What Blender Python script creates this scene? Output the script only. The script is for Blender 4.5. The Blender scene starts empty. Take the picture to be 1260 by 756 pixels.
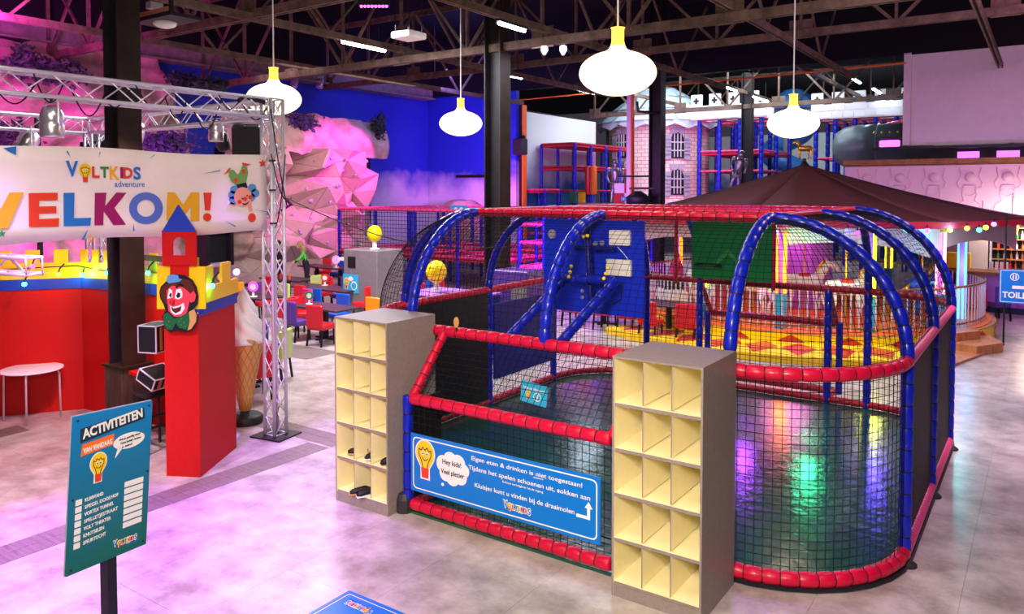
import bpy, math, random
from mathutils import Vector, Matrix
random.seed(7)
R = math.radians
PI = math.pi
C = bpy.context.scene.collection
# ---------------------------------------------------------------- camera
cam = bpy.data.objects.new('camera', bpy.data.cameras.new('camera')); C.objects.link(cam)
cam.location = (0, 0, 3.4); cam.rotation_euler = (R(90-2.2), 0, R(34.8))
cam.data.sensor_width = 36; cam.data.lens = 950/1260*36; cam.data.shift_y = -0.0845
cam.data.clip_end = 200; cam.data.clip_start = .05
bpy.context.scene.camera = cam
# ---------------------------------------------------------------- world, view
sc = bpy.context.scene
sc.view_settings.view_transform = 'Standard'; sc.view_settings.look = 'None'
sc.view_settings.gamma = 1; sc.view_settings.use_curve_mapping = False
sc.view_settings.exposure = 0.45
w = bpy.data.worlds.new('world'); sc.world = w; w.use_nodes = True
w.node_tree.nodes['Background'].inputs[0].default_value = (.42, .36, .50, 1)
w.node_tree.nodes['Background'].inputs[1].default_value = .07
def look(o, tgt):
    o.rotation_euler = (Vector(tgt)-o.location).to_track_quat('-Z', 'Y').to_euler()
def area(loc, tgt, col, power, sx, sy=None, spread=180):
    l = bpy.data.lights.new('hall_light', 'AREA'); l.color = col; l.energy = power; l.shape = 'RECTANGLE'
    l.size = sx; l.size_y = sy or sx; l.spread = R(spread)
    o = bpy.data.objects.new('hall_light', l); o.location = loc; look(o, tgt); C.objects.link(o); return o
def spot(loc, tgt, col, power, ang, blend=.5, rad=.15):
    l = bpy.data.lights.new('stage_spot', 'SPOT'); l.color = col; l.energy = power; l.spot_size = R(ang)
    l.spot_blend = blend; l.shadow_soft_size = rad
    o = bpy.data.objects.new('stage_spot', l); o.location = loc; look(o, tgt); C.objects.link(o); return o
def point(loc, col, power, rad=.05):
    l = bpy.data.lights.new('bulb_light', 'POINT'); l.color = col; l.energy = power; l.shadow_soft_size = rad
    o = bpy.data.objects.new('bulb_light', l); o.location = loc; C.objects.link(o); return o
# ceiling lighting of the hall
area((-3, 3.0, 8.5), (-4, 7, 0), (1, .80, .68), 190, 3.0)
area((-.8, -.6, 4.6), (-3.5, 6, .9), (1, .88, .72), 170, 1.0, spread=100)  # frontal fill added on the viewer's side to brighten the shoe cubbies
area((-13, 11.5, 6.9), (-13, 12, 0), (.97, .93, 1), 900, 3, 6)
area((-9, 16, 6.9), (-9, 16, 0), (.9, .85, 1), 260, 3, 5)
area((-19.5, 18, 7.2), (-19.5, 18, 0), (1, .8, .85), 110, 3, 6)
area((0, 14, 8.0), (-.3, 15, 0), (1, .70, .92), 300, 2, 4)
spot((1.5, 10, 9.5), (-.1, 13.2, 0), (1, .78, .98), 1900, 34, .7)
# magenta and violet washes on the rock wall, the climbing wall, the blue corner
area((-18.5, 7, 4.2), (-24, 7, 4.9), (1, .025, .85), 800, 1.2, 7)
area((-17, 6, 7.0), (-24, 6, 6.2), (1, .40, .60), 110, 1.5, 5)
spot((-17.3, 22.6, 6.6), (-24, 20.6, 3.6), (1, .05, .80), 4200, 46, .6)
spot((-17.3, 14.6, 6.6), (-24, 19.5, 2.6), (1, .62, .50), 500, 50, .8)
spot((-18.3, 24.5, 3.2), (-21.5, 28, 4.4), (.85, .12, 1), 800, 90, .8)
area((-19, 23, 8.6), (-22.5, 28, 6), (.25, .2, 1), 170, 2, 3)
spot((-8.42, 3.6, 4.2), (-6.8, 3.0, 0), (.48, .07, 1), 1900, 75, .8)
spot((-8.42, 5.9, 4.2), (-7.2, 6.6, 0), (.46, .10, 1), 820, 65, .8)
spot((-9.0, 4.2, 4.2), (-10.6, 4.6, 0), (1, .40, .75), 520, 80, .8)
spot((-9.3, 5.4, 4.2), (-12.2, 5.4, 1.2), (1, .55, .5), 330, 85, .7)
spot((-9.5, 0, 4.4), (-6, 5.8, 1.1), (1, .55, .22), 260, 26, .7)  # warm spot added only to tint the left shoe cubby orange
spot((1.5, 3.5, 8.5), (0, 7.5, 0), (.75, .3, 1), 420, 36, .8)
area((-.3, 22.5, 3.4), (-.3, 25.4, .8), (.75, .3, 1), 90, 2.5, .6)  # purple fill added to brighten the front of the bar counter
area((0, 26.6, 3.0), (0, 27.6, 1.6), (1, .85, .7), 50, 3, .3)  # fill added so the bottle cabinet shelves show, no lamp of the bar
spot((-6.5, -1, 7.5), (-8.3, 3.4, 0), (.93, .82, 1), 2000, 50, .8)
area((-5.2, 1.2, 5.8), (-8.7, 4.4, 3.2), (1, .88, .84), 42, 1.5)
area((1, 16, 6.5), (-.5, 28, 5), (1, .36, .80), 190, 3, 3)
spot((-12, 30.5, 4.0), (-17, 38, 4.6), (1, .2, .8), 1300, 60, .6)
area((-13, 36, 9.2), (-14, 40, 0), (.82, .9, 1), 900, 10, 8)
area((-9, 46, 8.5), (-9, 56, 4), (.85, .92, 1), 420, 8, 2)  # added fill that brightens the back wall of the castle hall
area((-15.5, 32, 8.0), (-19.6, 33, 5), (.8, .92, 1), 110, 3, 3)
area((-12, 20, 2.6), (-13, 24, 0), (.60, .05, 1), 420, 4, 3)
# violet lamp over the ball court
spot((-4.5, 15, 6.8), (-4, 9.6, 0), (.42, .12, 1), 420, 60, .6)
# ---------------------------------------------------------------- projection helpers (pixel + one known coordinate -> point)
F_, CX_, CY_, TH_, YW_ = 950, 630, 271.5, R(2.2), R(34.8)
def ray(px, py):
    r = (px-CX_)/F_; u = (CY_-py)/F_
    f = math.cos(TH_)+u*math.sin(TH_); z = -math.sin(TH_)+u*math.cos(TH_)
    return (r*math.cos(YW_)-f*math.sin(YW_), r*math.sin(YW_)+f*math.cos(YW_), z)
def atz(px, py, z=0.):
    d = ray(px, py); t = (z-3.4)/d[2]; return Vector((d[0]*t, d[1]*t, z))
def atx(px, py, x):
    d = ray(px, py); t = x/d[0]; return Vector((x, d[1]*t, 3.4+d[2]*t))
def aty(px, py, y):
    d = ray(px, py); t = y/d[1]; return Vector((d[0]*t, y, 3.4+d[2]*t))
def atd(px, py, D):
    d = ray(px, py); t = D; return Vector((d[0]*t, d[1]*t, 3.4+d[2]*t))
# ---------------------------------------------------------------- materials
M = {}
def mat(name, col, rough=.5, metal=0., emit=None, es=1., var=0., vs=4., bump=0., bs=20., coat=0., alpha=1., col2=None, stretch=None, world=False):
    m = bpy.data.materials.new(name); m.use_nodes = True; nt = m.node_tree; b = nt.nodes['Principled BSDF']
    b.inputs['Base Color'].default_value = (*col, 1); b.inputs['Roughness'].default_value = rough; b.inputs['Metallic'].default_value = metal
    if not metal and rough > .3: b.inputs['Specular IOR Level'].default_value = .3
    if emit: b.inputs['Emission Color'].default_value = (*emit, 1); b.inputs['Emission Strength'].default_value = es
    if coat: b.inputs['Coat Weight'].default_value = coat; b.inputs['Coat Roughness'].default_value = .1
    if alpha < 1: b.inputs['Alpha'].default_value = alpha
    if var or bump or col2:
        tc = nt.nodes.new('ShaderNodeTexCoord'); src = tc.outputs['Object']
        if world: src = nt.nodes.new('ShaderNodeNewGeometry').outputs['Position']
        if stretch:
            mp = nt.nodes.new('ShaderNodeMapping'); mp.inputs['Scale'].default_value = stretch
            nt.links.new(src, mp.inputs[0]); src = mp.outputs[0]
    if var or col2:
        n = nt.nodes.new('ShaderNodeTexNoise'); n.inputs['Scale'].default_value = vs; n.inputs['Detail'].default_value = 6; n.inputs['Roughness'].default_value = .65
        nt.links.new(src, n.inputs[0])
        r = nt.nodes.new('ShaderNodeValToRGB'); r.color_ramp.elements[0].position = .32; r.color_ramp.elements[1].position = .68
        a = col; bb = col2 or tuple(min(1, c*(1+var)) for c in col)
        if not col2: a = tuple(c*(1-var) for c in col)
        r.color_ramp.elements[0].color = (*a, 1); r.color_ramp.elements[1].color = (*bb, 1)
        nt.links.new(n.outputs[0], r.inputs[0]); nt.links.new(r.outputs[0], b.inputs['Base Color'])
    if bump:
        n2 = nt.nodes.new('ShaderNodeTexNoise'); n2.inputs['Scale'].default_value = bs; n2.inputs['Detail'].default_value = 5
        nt.links.new(src, n2.inputs[0]); bp = nt.nodes.new('ShaderNodeBump'); bp.inputs['Strength'].default_value = bump; bp.inputs['Distance'].default_value = .03
        nt.links.new(n2.outputs[0], bp.inputs['Height']); nt.links.new(bp.outputs[0], b.inputs['Normal'])
    M[name] = m; return m
def emi(name, col, s): return mat(name, (0.8*col[0], .8*col[1], .8*col[2]), .5, emit=col, es=s)
mat('floor_stone', (.27, .22, .195), .28, vs=2.6, col2=(.60, .54, .51), bump=.05, bs=6, world=True)
mat('floor_base', (.16, .13, .12), .6)
mat('plank', (.20, .155, .14), .35, var=.35, vs=3, stretch=(1, 9, 1))
mat('ceiling_black', (.006, .006, .009), .9)
mat('black', (.008, .008, .01), .5)
mat('black_rubber', (.02, .02, .022), .6)
mat('charcoal', (.03, .028, .035), .5)
mat('steel_dark', (.012, .010, .012), .45, var=.4, vs=3)
mat('steel_brown', (.018, .011, .007), .5, var=.5, vs=2.5)
mat('truss_old', (.13, .085, .06), .7, var=.5, vs=3)
mat('concrete', (.22, .19, .18), .8, var=.25)
mat('alu', (.74, .70, .78), .3, metal=.45)
mat('chrome', (.75, .72, .76), .28, metal=.8)
mat('red_paint', (.52, .003, .002), .6, var=.08, vs=30, bump=.05, bs=60)
mat('red_deep', (.55, .012, .02), .3, coat=.3)
mat('blue_band', (.02, .05, .42), .4)
mat('yellow', (.86, .56, .01), .45)
mat('yellow_bright', (.95, .72, .0), .4)
mat('white', (.82, .80, .80), .45)
mat('offwhite', (.78, .74, .70), .55, var=.06, vs=2)
mat('banner_cloth', (.86, .76, .73), .7, var=.05, vs=1.5)
mat('cubby_edge', (.27, .215, .20), .45, var=.10, vs=25, bump=.03, bs=80)
mat('cubby_in', (.97, .87, .52), .55, var=.03, vs=6)
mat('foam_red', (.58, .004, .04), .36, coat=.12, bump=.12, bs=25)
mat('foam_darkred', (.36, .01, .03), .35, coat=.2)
mat('foam_blue', (.004, .014, .45), .32, coat=.2, bump=.12, bs=25)
mat('foam_pink', (.80, .06, .22), .35, coat=.3)
mat('net', (.003, .003, .004), .95)
mat('screen', (.008, .007, .012), .6, alpha=.90)
mat('court_vinyl', (.002, .10, .035), .17, vs=.7, col2=(.015, .03, .06), bump=.2, bs=7, coat=.15)
mat('board_blue', (.0, .02, .55), .55)
mat('board_darkblue', (.005, .01, .2), .4)
mat('board_green', (.0, .16, .04), .4)
mat('sign_blue', (.0, .17, .62), .35)
mat('sign_cyan', (.03, .42, .68), .35)
mat('sign_teal', (.0, .19, .32), .4)
mat('ink', (.01, .01, .015), .5)
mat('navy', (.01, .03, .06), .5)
mat('orange', (.85, .16, .02), .45)
mat('orange_letter', (.85, .42, .02), .5)
mat('red_letter', (.72, .05, .02), .5)
mat('magenta_letter', (.33, .01, .13), .5)
mat('blue_letter', (.02, .17, .55), .5)
mat('periwinkle', (.10, .17, .62), .5)
mat('green_letter', (.03, .25, .06), .5)
mat('green_pants', (.18, .36, .10), .6)
mat('skin_pink', (.85, .35, .28), .5)
mat('clown_pink', (.80, .05, .09), .45)
mat('hair_brown', (.09, .015, .008), .6)
mat('bow_green', (.01, .11, .04), .5)
mat('hair_blue', (.10, .30, .62), .6)
mat('tan', (.55, .30, .10), .6)
mat('wood_box', (.06, .035, .022), .6, var=.4, vs=3, stretch=(6, 6, 1))
mat('wood_step', (.42, .17, .06), .4, var=.3, vs=3, stretch=(5, 1, 1))
mat('case_orange', (.40, .14, .06), .4)
mat('table_white', (.80, .76, .80), .35)
mat('table_dark', (.045, .022, .035), .35)
mat('cone', (.62, .33, .12), .6)
mat('cone_rib', (.45, .20, .06), .6)
mat('cream', (.86, .86, .90), .35)
mat('rock', (.26, .16, .12), .9, vs=.9, col2=(.58, .42, .36), bump=.8, bs=2.2)
mat('rock_climb', (.46, .37, .29), .8, var=.08, bump=.15, bs=5)
mat('rock_sheet', (.60, .50, .44), .7, vs=1.3, col2=(.30, .23, .12))
mat('leaf', (.03, .05, .045), .6, var=.4)
mat('leaf_violet_lit', (.10, .05, .22), .5, var=.4)  # violet light put into the leaf colour, a lit version of leaf
mat('tent', (.085, .024, .026), .7, var=.1)
mat('tent_red', (.45, .01, .03), .5)
mat('gold', (.75, .42, .06), .3, metal=.7)
mat('bin_grey', (.20, .17, .18), .6, var=.15)
mat('wall_white', (.72, .66, .68), .7, var=.04)
mat('wall_relief', (.72, .50, .62), .6)
mat('beam_brown', (.28, .13, .05), .6, var=.3)
mat('bar_purple', (.42, .16, .62), .4)
mat('roof_slate', (.50, .62, .70), .6, var=.15, vs=5)
mat('battlement', (.78, .76, .78), .6)
mat('stone_grey', (.36, .34, .42), .7)
mat('armour', (.34, .33, .38), .35, metal=.8, var=.3, vs=12)
mat('slide_blue', (.06, .28, .75), .3)
mat('tube_dark', (.10, .13, .15), .3)
mat('glass', (.6, .7, .8), .1)
mat('bottle_amber', (.45, .2, .03), .2)
mat('bottle_green', (.03, .25, .06), .2)
mat('plush', (.75, .62, .66), .8, var=.2, vs=9)
mat('hair_dark', (.02, .012, .01), .6)
mat('hair_blond', (.42, .26, .10), .6)
mat('skin', (.72, .42, .32), .55)
mat('shirt_green', (.12, .62, .08), .7)
mat('shirt_black', (.015, .015, .02), .7)
for n, c in dict(red=(.66, .015, .03), purple=(.10, .04, .28), blue=(.01, .09, .52), lime=(.52, .66, .20), orange=(.85, .30, .01), pink=(.75, .03, .18)).items():
    mat('chair_'+n, c, .35, coat=.15)
emi('lamp_glow', (1, .84, .50), 1.35); emi('lamp_neck', (1, .62, .06), 1.6)
emi('tube_white', (.85, .93, 1), 16); emi('bar_magenta', (1, .10, .9), 3)
emi('bulb_cyan', (.08, 1, .62), 3); emi('bulb_orange', (1, .22, .04), 3.5); emi('bulb_pink', (1, .1, .7), 2.6)
emi('bulb_blue', (.16, .12, 1), 4); emi('bulb_yellow', (1, .6, .05), 2.6); emi('bulb_white', (1, 1, .95), 14)
emi('neon_orange', (1, .18, .01), 4); emi('neon_yellow', (.8, .95, .02), 2.6); emi('neon_pink', (1, .35, .4), 3)
emi('neon_cyan', (.12, .5, 1), 1.3); emi('lens_red', (1, .12, .02), 12); emi('lens_white', (.85, .9, 1), 14)
emi('window_violet', (.8, .18, 1), 1.2); emi('pot_glow', (1, .6, .1), 2.2); emi('violet_glow', (.45, .06, 1), 1.6)
emi('table_lamp_pink', (1, .05, .35), 1.6)
# brick on the far castle tower (bricks there are a few pixels)
def brick_mat():
    m = bpy.data.materials.new('tower_brick'); m.use_nodes = True; nt = m.node_tree; b = nt.nodes['Principled BSDF']; b.inputs['Roughness'].default_value = .8
    tc = nt.nodes.new('ShaderNodeUVMap'); br = nt.nodes.new('ShaderNodeTexBrick'); br.inputs['Scale'].default_value = 1
    br.inputs['Color1'].default_value = (.80, .68, .58, 1); br.inputs['Color2'].default_value = (.72, .60, .50, 1); br.inputs['Mortar'].default_value = (.42, .30, .28, 1)
    br.inputs['Brick Width'].default_value = .42; br.inputs['Row Height'].default_value = .2; br.inputs['Mortar Size'].default_value = .018
    nt.links.new(tc.outputs[0], br.inputs[0]); nt.links.new(br.outputs[0], b.inputs['Base Color']); M['tower_brick'] = m
brick_mat()
# painted sky mural: blue above, clouds low down (a painting on the wall)
def mural(name, zc, lo, hi):
    m = bpy.data.materials.new(name); m.use_nodes = True; nt = m.node_tree; b = nt.nodes['Principled BSDF']; b.inputs['Roughness'].default_value = .7
    tc = nt.nodes.new('ShaderNodeTexCoord'); sp = nt.nodes.new('ShaderNodeSeparateXYZ'); nt.links.new(tc.outputs['Object'], sp.inputs[0])
    n = nt.nodes.new('ShaderNodeTexNoise'); n.inputs['Scale'].default_value = .9; n.inputs['Detail'].default_value = 7; nt.links.new(tc.outputs['Object'], n.inputs[0])
    a = nt.nodes.new('ShaderNodeMath'); a.operation = 'MULTIPLY_ADD'; a.inputs[1].default_value = 2.4; nt.links.new(n.outputs[0], a.inputs[0]); nt.links.new(sp.outputs[2], a.inputs[2])
    mr = nt.nodes.new('ShaderNodeMapRange'); mr.inputs[1].default_value = zc; mr.inputs[2].default_value = zc+1.3; nt.links.new(a.outputs[0], mr.inputs[0])
    mx = nt.nodes.new('ShaderNodeMix'); mx.data_type = 'RGBA'; mx.inputs[6].default_value = (*lo, 1); mx.inputs[7].default_value = (*hi, 1)
    nt.links.new(mr.outputs[0], mx.inputs[0]); nt.links.new(mx.outputs[2], b.inputs['Base Color']); M[name] = m
mural('mural', 4.3, (.70, .60, .78), (.012, .035, .50)); mural('mural_far', 4.7, (.03, .14, .42), (.70, .76, .78))
# ---------------------------------------------------------------- mesh helpers
class MB:
    def __init__(s): s.v = []; s.f = []; s.mi = []; s.m = 0; s.uv = None
    def add(s, vs, fs):
        o = len(s.v); s.v += [tuple(v) for v in vs]; s.f += [tuple(i+o for i in f) for f in fs]; s.mi += [s.m]*len(fs); return s
    def box(s, c, d, rz=0, mx=None):
        x, y, z = d[0]/2, d[1]/2, d[2]/2
        T = Matrix.Translation(c) @ Matrix.Rotation(rz, 4, 'Z')
        if mx is not None: T = Matrix.Translation(c) @ mx
        P = [T @ Vector(p) for p in ((-x,-y,-z),(x,-y,-z),(x,y,-z),(-x,y,-z),(-x,-y,z),(x,-y,z),(x,y,z),(-x,y,z))]
        return s.add(P, ((0,3,2,1),(4,5,6,7),(0,1,5,4),(1,2,6,5),(2,3,7,6),(3,0,4,7)))
    def rbox(s, c, d, b=.02, rz=0):  # box with chamfered vertical and top edges
        x, y, z = d[0]/2, d[1]/2, d[2]/2; T = Matrix.Translation(c) @ Matrix.Rotation(rz, 4, 'Z')
        def ring(xx, yy, zz, bb): return [(-xx+bb,-yy,zz),(xx-bb,-yy,zz),(xx,-yy+bb,zz),(xx,yy-bb,zz),(xx-bb,yy,zz),(-xx+bb,yy,zz),(-xx,yy-bb,zz),(-xx,-yy+bb,zz)]
        V = ring(x-b,y-b,-z,b)+ring(x,y,-z+b,b)+ring(x,y,z-b,b)+ring(x-b,y-b,z,b)
        Fs = [tuple(reversed(range(8))), tuple(range(24,32))]
        for k in range(3):
            for i in range(8): Fs.append((k*8+i, k*8+(i+1)%8, (k+1)*8+(i+1)%8, (k+1)*8+i))
        return s.add([T @ Vector(p) for p in V], Fs)
    def path(s, pts, r, seg=8, cap=True, closed=False, up=None):
        pts = [Vector(p) for p in pts]; n = len(pts); rr = r if isinstance(r, (list, tuple)) else [r]*n
        V = []; nrm = None
        for i, p in enumerate(pts):
            a = pts[(i-1) % n] if (i or closed) else p; b = pts[(i+1) % n] if (i < n-1 or closed) else p
            t = (b-a)
            if t.length < 1e-9: t = Vector((0,0,1))
            t.normalize()
            if nrm is None:
                nrm = t.orthogonal().normalized() if abs(t.z) > .99 else t.cross(Vector((0,0,1))).normalized()
            else:
                nrm = (nrm - t*nrm.dot(t)); nrm = nrm.normalized() if nrm.length > 1e-6 else t.orthogonal().normalized()
            bi = t.cross(nrm)
            for k in range(seg):
                a_ = 2*PI*(k+.5)/seg; V.append(p + (nrm*math.cos(a_)+bi*math.sin(a_))*rr[i])
        Fs = []
        for i in range(n if closed else n-1):
            j = (i+1) % n
            for k in range(seg): Fs.append((i*seg+k, i*seg+(k+1)%seg, j*seg+(k+1)%seg, j*seg+k))
        if cap and not closed: Fs.append(tuple(reversed(range(seg)))); Fs.append(tuple((n-1)*seg+k for k in range(seg)))
        return s.add(V, Fs)
    def tube(s, a, b, r, seg=8, r2=None): return s.path([a, b], [r, r if r2 is None else r2], seg)
    def beam(s, a, b, w_, h_):
        a = Vector(a); b = Vector(b); t = (b-a); L = t.length; t.normalize()
        sd = t.cross(Vector((0,0,1))); sd = sd.normalized() if sd.length > 1e-4 else Vector((1,0,0))
        u = sd.cross(t).normalized(); mx = Matrix((sd, t, u)).transposed().to_4x4()
        return s.box((a+b)/2, (w_, L, h_), mx=mx)
    def lathe(s, prof, c=(0,0,0), seg=24, mx=None, cap=True):
        V = []; T = Matrix.Translation(c) @ (mx or Matrix())
        for r_, z_ in prof:
            for k in range(seg): a_ = 2*PI*k/seg; V.append(T @ Vector((r_*math.cos(a_), r_*math.sin(a_), z_)))
        Fs = []
        for i in range(len(prof)-1):
            for k in range(seg): Fs.append((i*seg+k, i*seg+(k+1)%seg, (i+1)*seg+(k+1)%seg, (i+1)*seg+k))
        if cap: Fs.append(tuple(reversed(range(seg)))); Fs.append(tuple((len(prof)-1)*seg+k for k in range(seg)))
        return s.add(V, Fs)
    def ball(s, c, r, seg=12, rings=8, sc=(1,1,1), mx=None):
        prof = []; T = Matrix.Translation(c) @ (mx or Matrix())
        V = [T @ Vector((0,0,-r*sc[2]))]
        for i in range(1, rings):
            a_ = PI*i/rings
            for k in range(seg): b_ = 2*PI*k/seg; V.append(T @ Vector((r*sc[0]*math.sin(a_)*math.cos(b_), r*sc[1]*math.sin(a_)*math.sin(b_), -r*sc[2]*math.cos(a_))))
        V.append(T @ Vector((0,0,r*sc[2]))); e = len(V)-1; Fs = []
        for k in range(seg): Fs.append((0, 1+(k+1)%seg, 1+k)); Fs.append((e, e-seg+k, e-seg+(k+1)%seg))
        for i in range(rings-2):
            for k in range(seg): Fs.append((1+i*seg+k, 1+i*seg+(k+1)%seg, 1+(i+1)*seg+(k+1)%seg, 1+(i+1)*seg+k))
        return s.add(V, Fs)
    def prism(s, poly, T, th, z0=0.):  # 2D polygon in the frame T, extruded th along its z
        n = len(poly); V = [T @ Vector((p[0], p[1], z0)) for p in poly]+[T @ Vector((p[0], p[1], z0+th)) for p in poly]
        Fs = [tuple(reversed(range(n))), tuple(range(n, 2*n))]+[(i, (i+1)%n, n+(i+1)%n, n+i) for i in range(n)]
        return s.add(V, Fs)
    def wall(s, a, b, z0, z1, th):
        a = Vector((a[0], a[1], 0)); b = Vector((b[0], b[1], 0)); d = (b-a); L = d.length
        return s.box(((a.x+b.x)/2, (a.y+b.y)/2, (z0+z1)/2), (L, th, z1-z0), rz=math.atan2(d.y, d.x))
    def build(s, name, m, parent=None, smooth=False, rel=None, kind=None):
        me = bpy.data.meshes.new(name); me.from_pydata(s.v, [], s.f); 
        for q in (m if isinstance(m, (list, tuple)) else [m]): me.materials.append(M[q] if isinstance(q, str) else q)
        if isinstance(m, (list, tuple)): me.polygons.foreach_set('material_index', s.mi)
        if smooth: me.polygons.foreach_set('use_smooth', [True]*len(me.polygons))
        me.validate(); me.update()
        o = bpy.data.objects.new(name, me); C.objects.link(o)
        if parent is not None:
            o.parent = parent
            wl = parent.get('_w')
            if wl: o.matrix_parent_inverse = Matrix.Translation([-q for q in wl])
        if kind: o['kind'] = kind
        return o
def tag(o, label=None, cat=None, group=None):
    if label: o['label'] = label
    if cat: o['category'] = cat
    if group: o['group'] = group
    return o
def thing(name, label, cat, loc=(0,0,0), rz=0, group=None, world=False):
    o = bpy.data.objects.new(name, None); C.objects.link(o); o.location = loc; o.rotation_euler = (0,0,rz)
    o.empty_display_size = .1
    if world: o['_w'] = tuple(loc)
    return tag(o, label, cat, group)
def struct(name, mb, m, parent=None, **k):
    o = mb.build(name, m, parent, **k)
    if parent is None: o['kind'] = 'structure'
    return o
def dup(o, loc=None, rz=None, label=None, parent=None):
    c = o.copy(); C.objects.link(c)
    if parent is not None: c.parent = parent
    for ch in [q for q in bpy.data.objects if q.parent == o]: dup(ch, parent=c)
    if loc is not None: c.location = loc
    if rz is not None: c.rotation_euler = (0,0,rz)
    if label: c['label'] = label
    return c
def kids(o): return [q for q in bpy.data.objects if q.parent == o]
def frame(o, x, n=None):  # 2D frame: origin, x axis, up z
    o = Vector(o); x = Vector(x).normalized(); z = x.cross(Vector((0,0,1))).normalized(); y = z.cross(x)
    T = Matrix((x, y, z)).transposed().to_4x4(); T.translation = o; return T
TXT = {}
def text(name, s, T, x, y, h, m, parent, z0=.003, th=.002, bold=0., align='LEFT', xs=1., rot=0., w_=None):
    cu = bpy.data.curves.new('t', 'FONT'); cu.body = s; cu.size = 1; cu.offset = bold; cu.extrude = .5; cu.align_x = align; cu.resolution_u = 3
    o = bpy.data.objects.new('t', cu); C.objects.link(o)
    dg = bpy.context.evaluated_depsgraph_get(); me = bpy.data.meshes.new_from_object(o.evaluated_get(dg)); bpy.data.objects.remove(o); bpy.data.curves.remove(cu)
    xsv = [v.co.x for v in me.vertices] or [0, 1]
    k = h/.72; kx = k*xs
    if w_: kx = w_/(max(xsv)-min(xsv)); 
    x0 = min(xsv) if w_ else 0
    cr, sr = math.cos(rot), math.sin(rot)
    for v in me.vertices:
        lx, ly = (v.co.x-x0)*kx, v.co.y*k
        v.co = T @ Vector((x+lx*cr-ly*sr, y+lx*sr+ly*cr, z0+(v.co.z+.5)*th))
    me.materials.append(M[m]); ob = bpy.data.objects.new(name, me); C.objects.link(ob)
    if parent is not None:
        ob.parent = parent; wl = parent.get('_w')
        if wl: ob.matrix_parent_inverse = Matrix.Translation([-q for q in wl])
    return ob
def circ(cx, cy, rx, ry=None, n=20, a0=0, a1=2*PI):
    ry = ry or rx; return [(cx+rx*math.cos(a0+(a1-a0)*i/n), cy+ry*math.sin(a0+(a1-a0)*i/n)) for i in range(n)]
def rrect(x0, y0, x1, y1, r, n=4):
    P = []
    for cx, cy, a in ((x1-r, y1-r, 0), (x0+r, y1-r, PI/2), (x0+r, y0+r, PI), (x1-r, y0+r, 3*PI/2)):
        P += [(cx+r*math.cos(a+PI/2*i/n), cy+r*math.sin(a+PI/2*i/n)) for i in range(n+1)]
    return P
def bulb(T, cx, cy, h, parent, z0=.003, outline=True):
    # light bulb emblem: yellow glass with filament and smile, red cap
    def P(poly, m, zz, nm): return MB().prism([(cx+a*h, cy+b*h) for a, b in poly], T, .0012, z0+zz).build(nm, m, parent)
    def shape(g): 
        top = [(math.cos(a)*(.30+g), .18+math.sin(a)*(.32+g)) for a in [R(-35)+R(250)*i/18 for i in range(19)]]
        return [(.12+g, -.20)]+top+[(-.12-g, -.20)]
    if outline: P([(.16, -.5)]+shape(.035)+[(-.16, -.5)], 'white', 0, 'outline')
    P(shape(0), 'yellow', .0015, 'glass_bulb')
    P([(-.11, -.46), (.11, -.46), (.13, -.2), (-.13, -.2)], 'red_letter', .003, 'cap')
    ln = MB()
    fil = [(-.07, -.2), (-.12, -.02), (-.2, .12), (-.2, .28), (-.13, .24), (-.07, .33), (0, .26), (.07, .33), (.13, .24), (.2, .28), (.2, .12), (.12, -.02), (.07, -.2)]
    for a, b in zip(fil, fil[1:]):
        d = Vector((b[0]-a[0], b[1]-a[1])); nn = Vector((-d.y, d.x)).normalized()*.012
        ln.prism([(cx+(a[0]+nn.x)*h, cy+(a[1]+nn.y)*h), (cx+(a[0]-nn.x)*h, cy+(a[1]-nn.y)*h), (cx+(b[0]-nn.x)*h, cy+(b[1]-nn.y)*h), (cx+(b[0]+nn.x)*h, cy+(b[1]+nn.y)*h)], T, .001, z0+.003)
    for i in range(8):
        a = R(200+140*i/8); b = R(200+140*(i+1)/8)
        ln.prism([(cx+math.cos(a)*.09*h, cy+(.10+math.sin(a)*.09)*h), (cx+math.cos(a)*.11*h, cy+(.10+math.sin(a)*.115)*h), (cx+math.cos(b)*.11*h, cy+(.10+math.sin(b)*.115)*h), (cx+math.cos(b)*.09*h, cy+(.10+math.sin(b)*.09)*h)], T, .001, z0+.003)
    ln.build('filament_drawing', 'ink', parent)
    for sx in (-.07, .07): MB().prism([(cx+a*h, cy+b*h) for a, b in circ(sx, .17, .048, n=12)], T, .001, z0+.003).build('eye', 'white', parent)
    for sx in (-.065, .065): MB().prism([(cx+a*h, cy+b*h) for a, b in circ(sx, .165, .024, n=10)], T, .001, z0+.0042).build('pupil', 'ink', parent)
def logo(T, x, y, wd, parent, z0=.003, outline=False):
    # VOLTKIDS adventure, wd wide; the O is a bulb
    u = wd/7.4; X = x
    for ch, m, wch, dy, hh in (('V', 'blue_letter', 1.15, .1, 1.35), ('o', None, 1.1, 0, 1), ('L', 'red_letter', .75, 0, 1), ('T', 'green_letter', .85, 0, 1), ('K', 'orange_letter', 1.0, -.15, 1.2), ('I', 'magenta_letter', .3, 0, 1), ('D', 'red_letter', .95, -.02, 1), ('S', 'blue_letter', .8, -.1, 1.15)):
        if ch == 'o': bulb(T, X+u*.5, y+u*.35, u*1.75, parent, z0+.001, outline)
        else:
            if outline: text('letter_outline', ch, T, X-u*.08, y+dy*u-u*.08, u*(hh+.16), 'white', parent, z0=z0, bold=.09, w_=wch*u*.92+u*.16)
            text('letter', ch, T, X, y+dy*u, u*hh, m, parent, z0=z0+.001, bold=.03, w_=wch*u*.92)
        X += wch*u
    text('lettering', 'adventure', T, x+u*4.3, y-u*.85, u*.55, 'blue_letter', parent, z0=z0+.001, w_=u*2.9)
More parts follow.
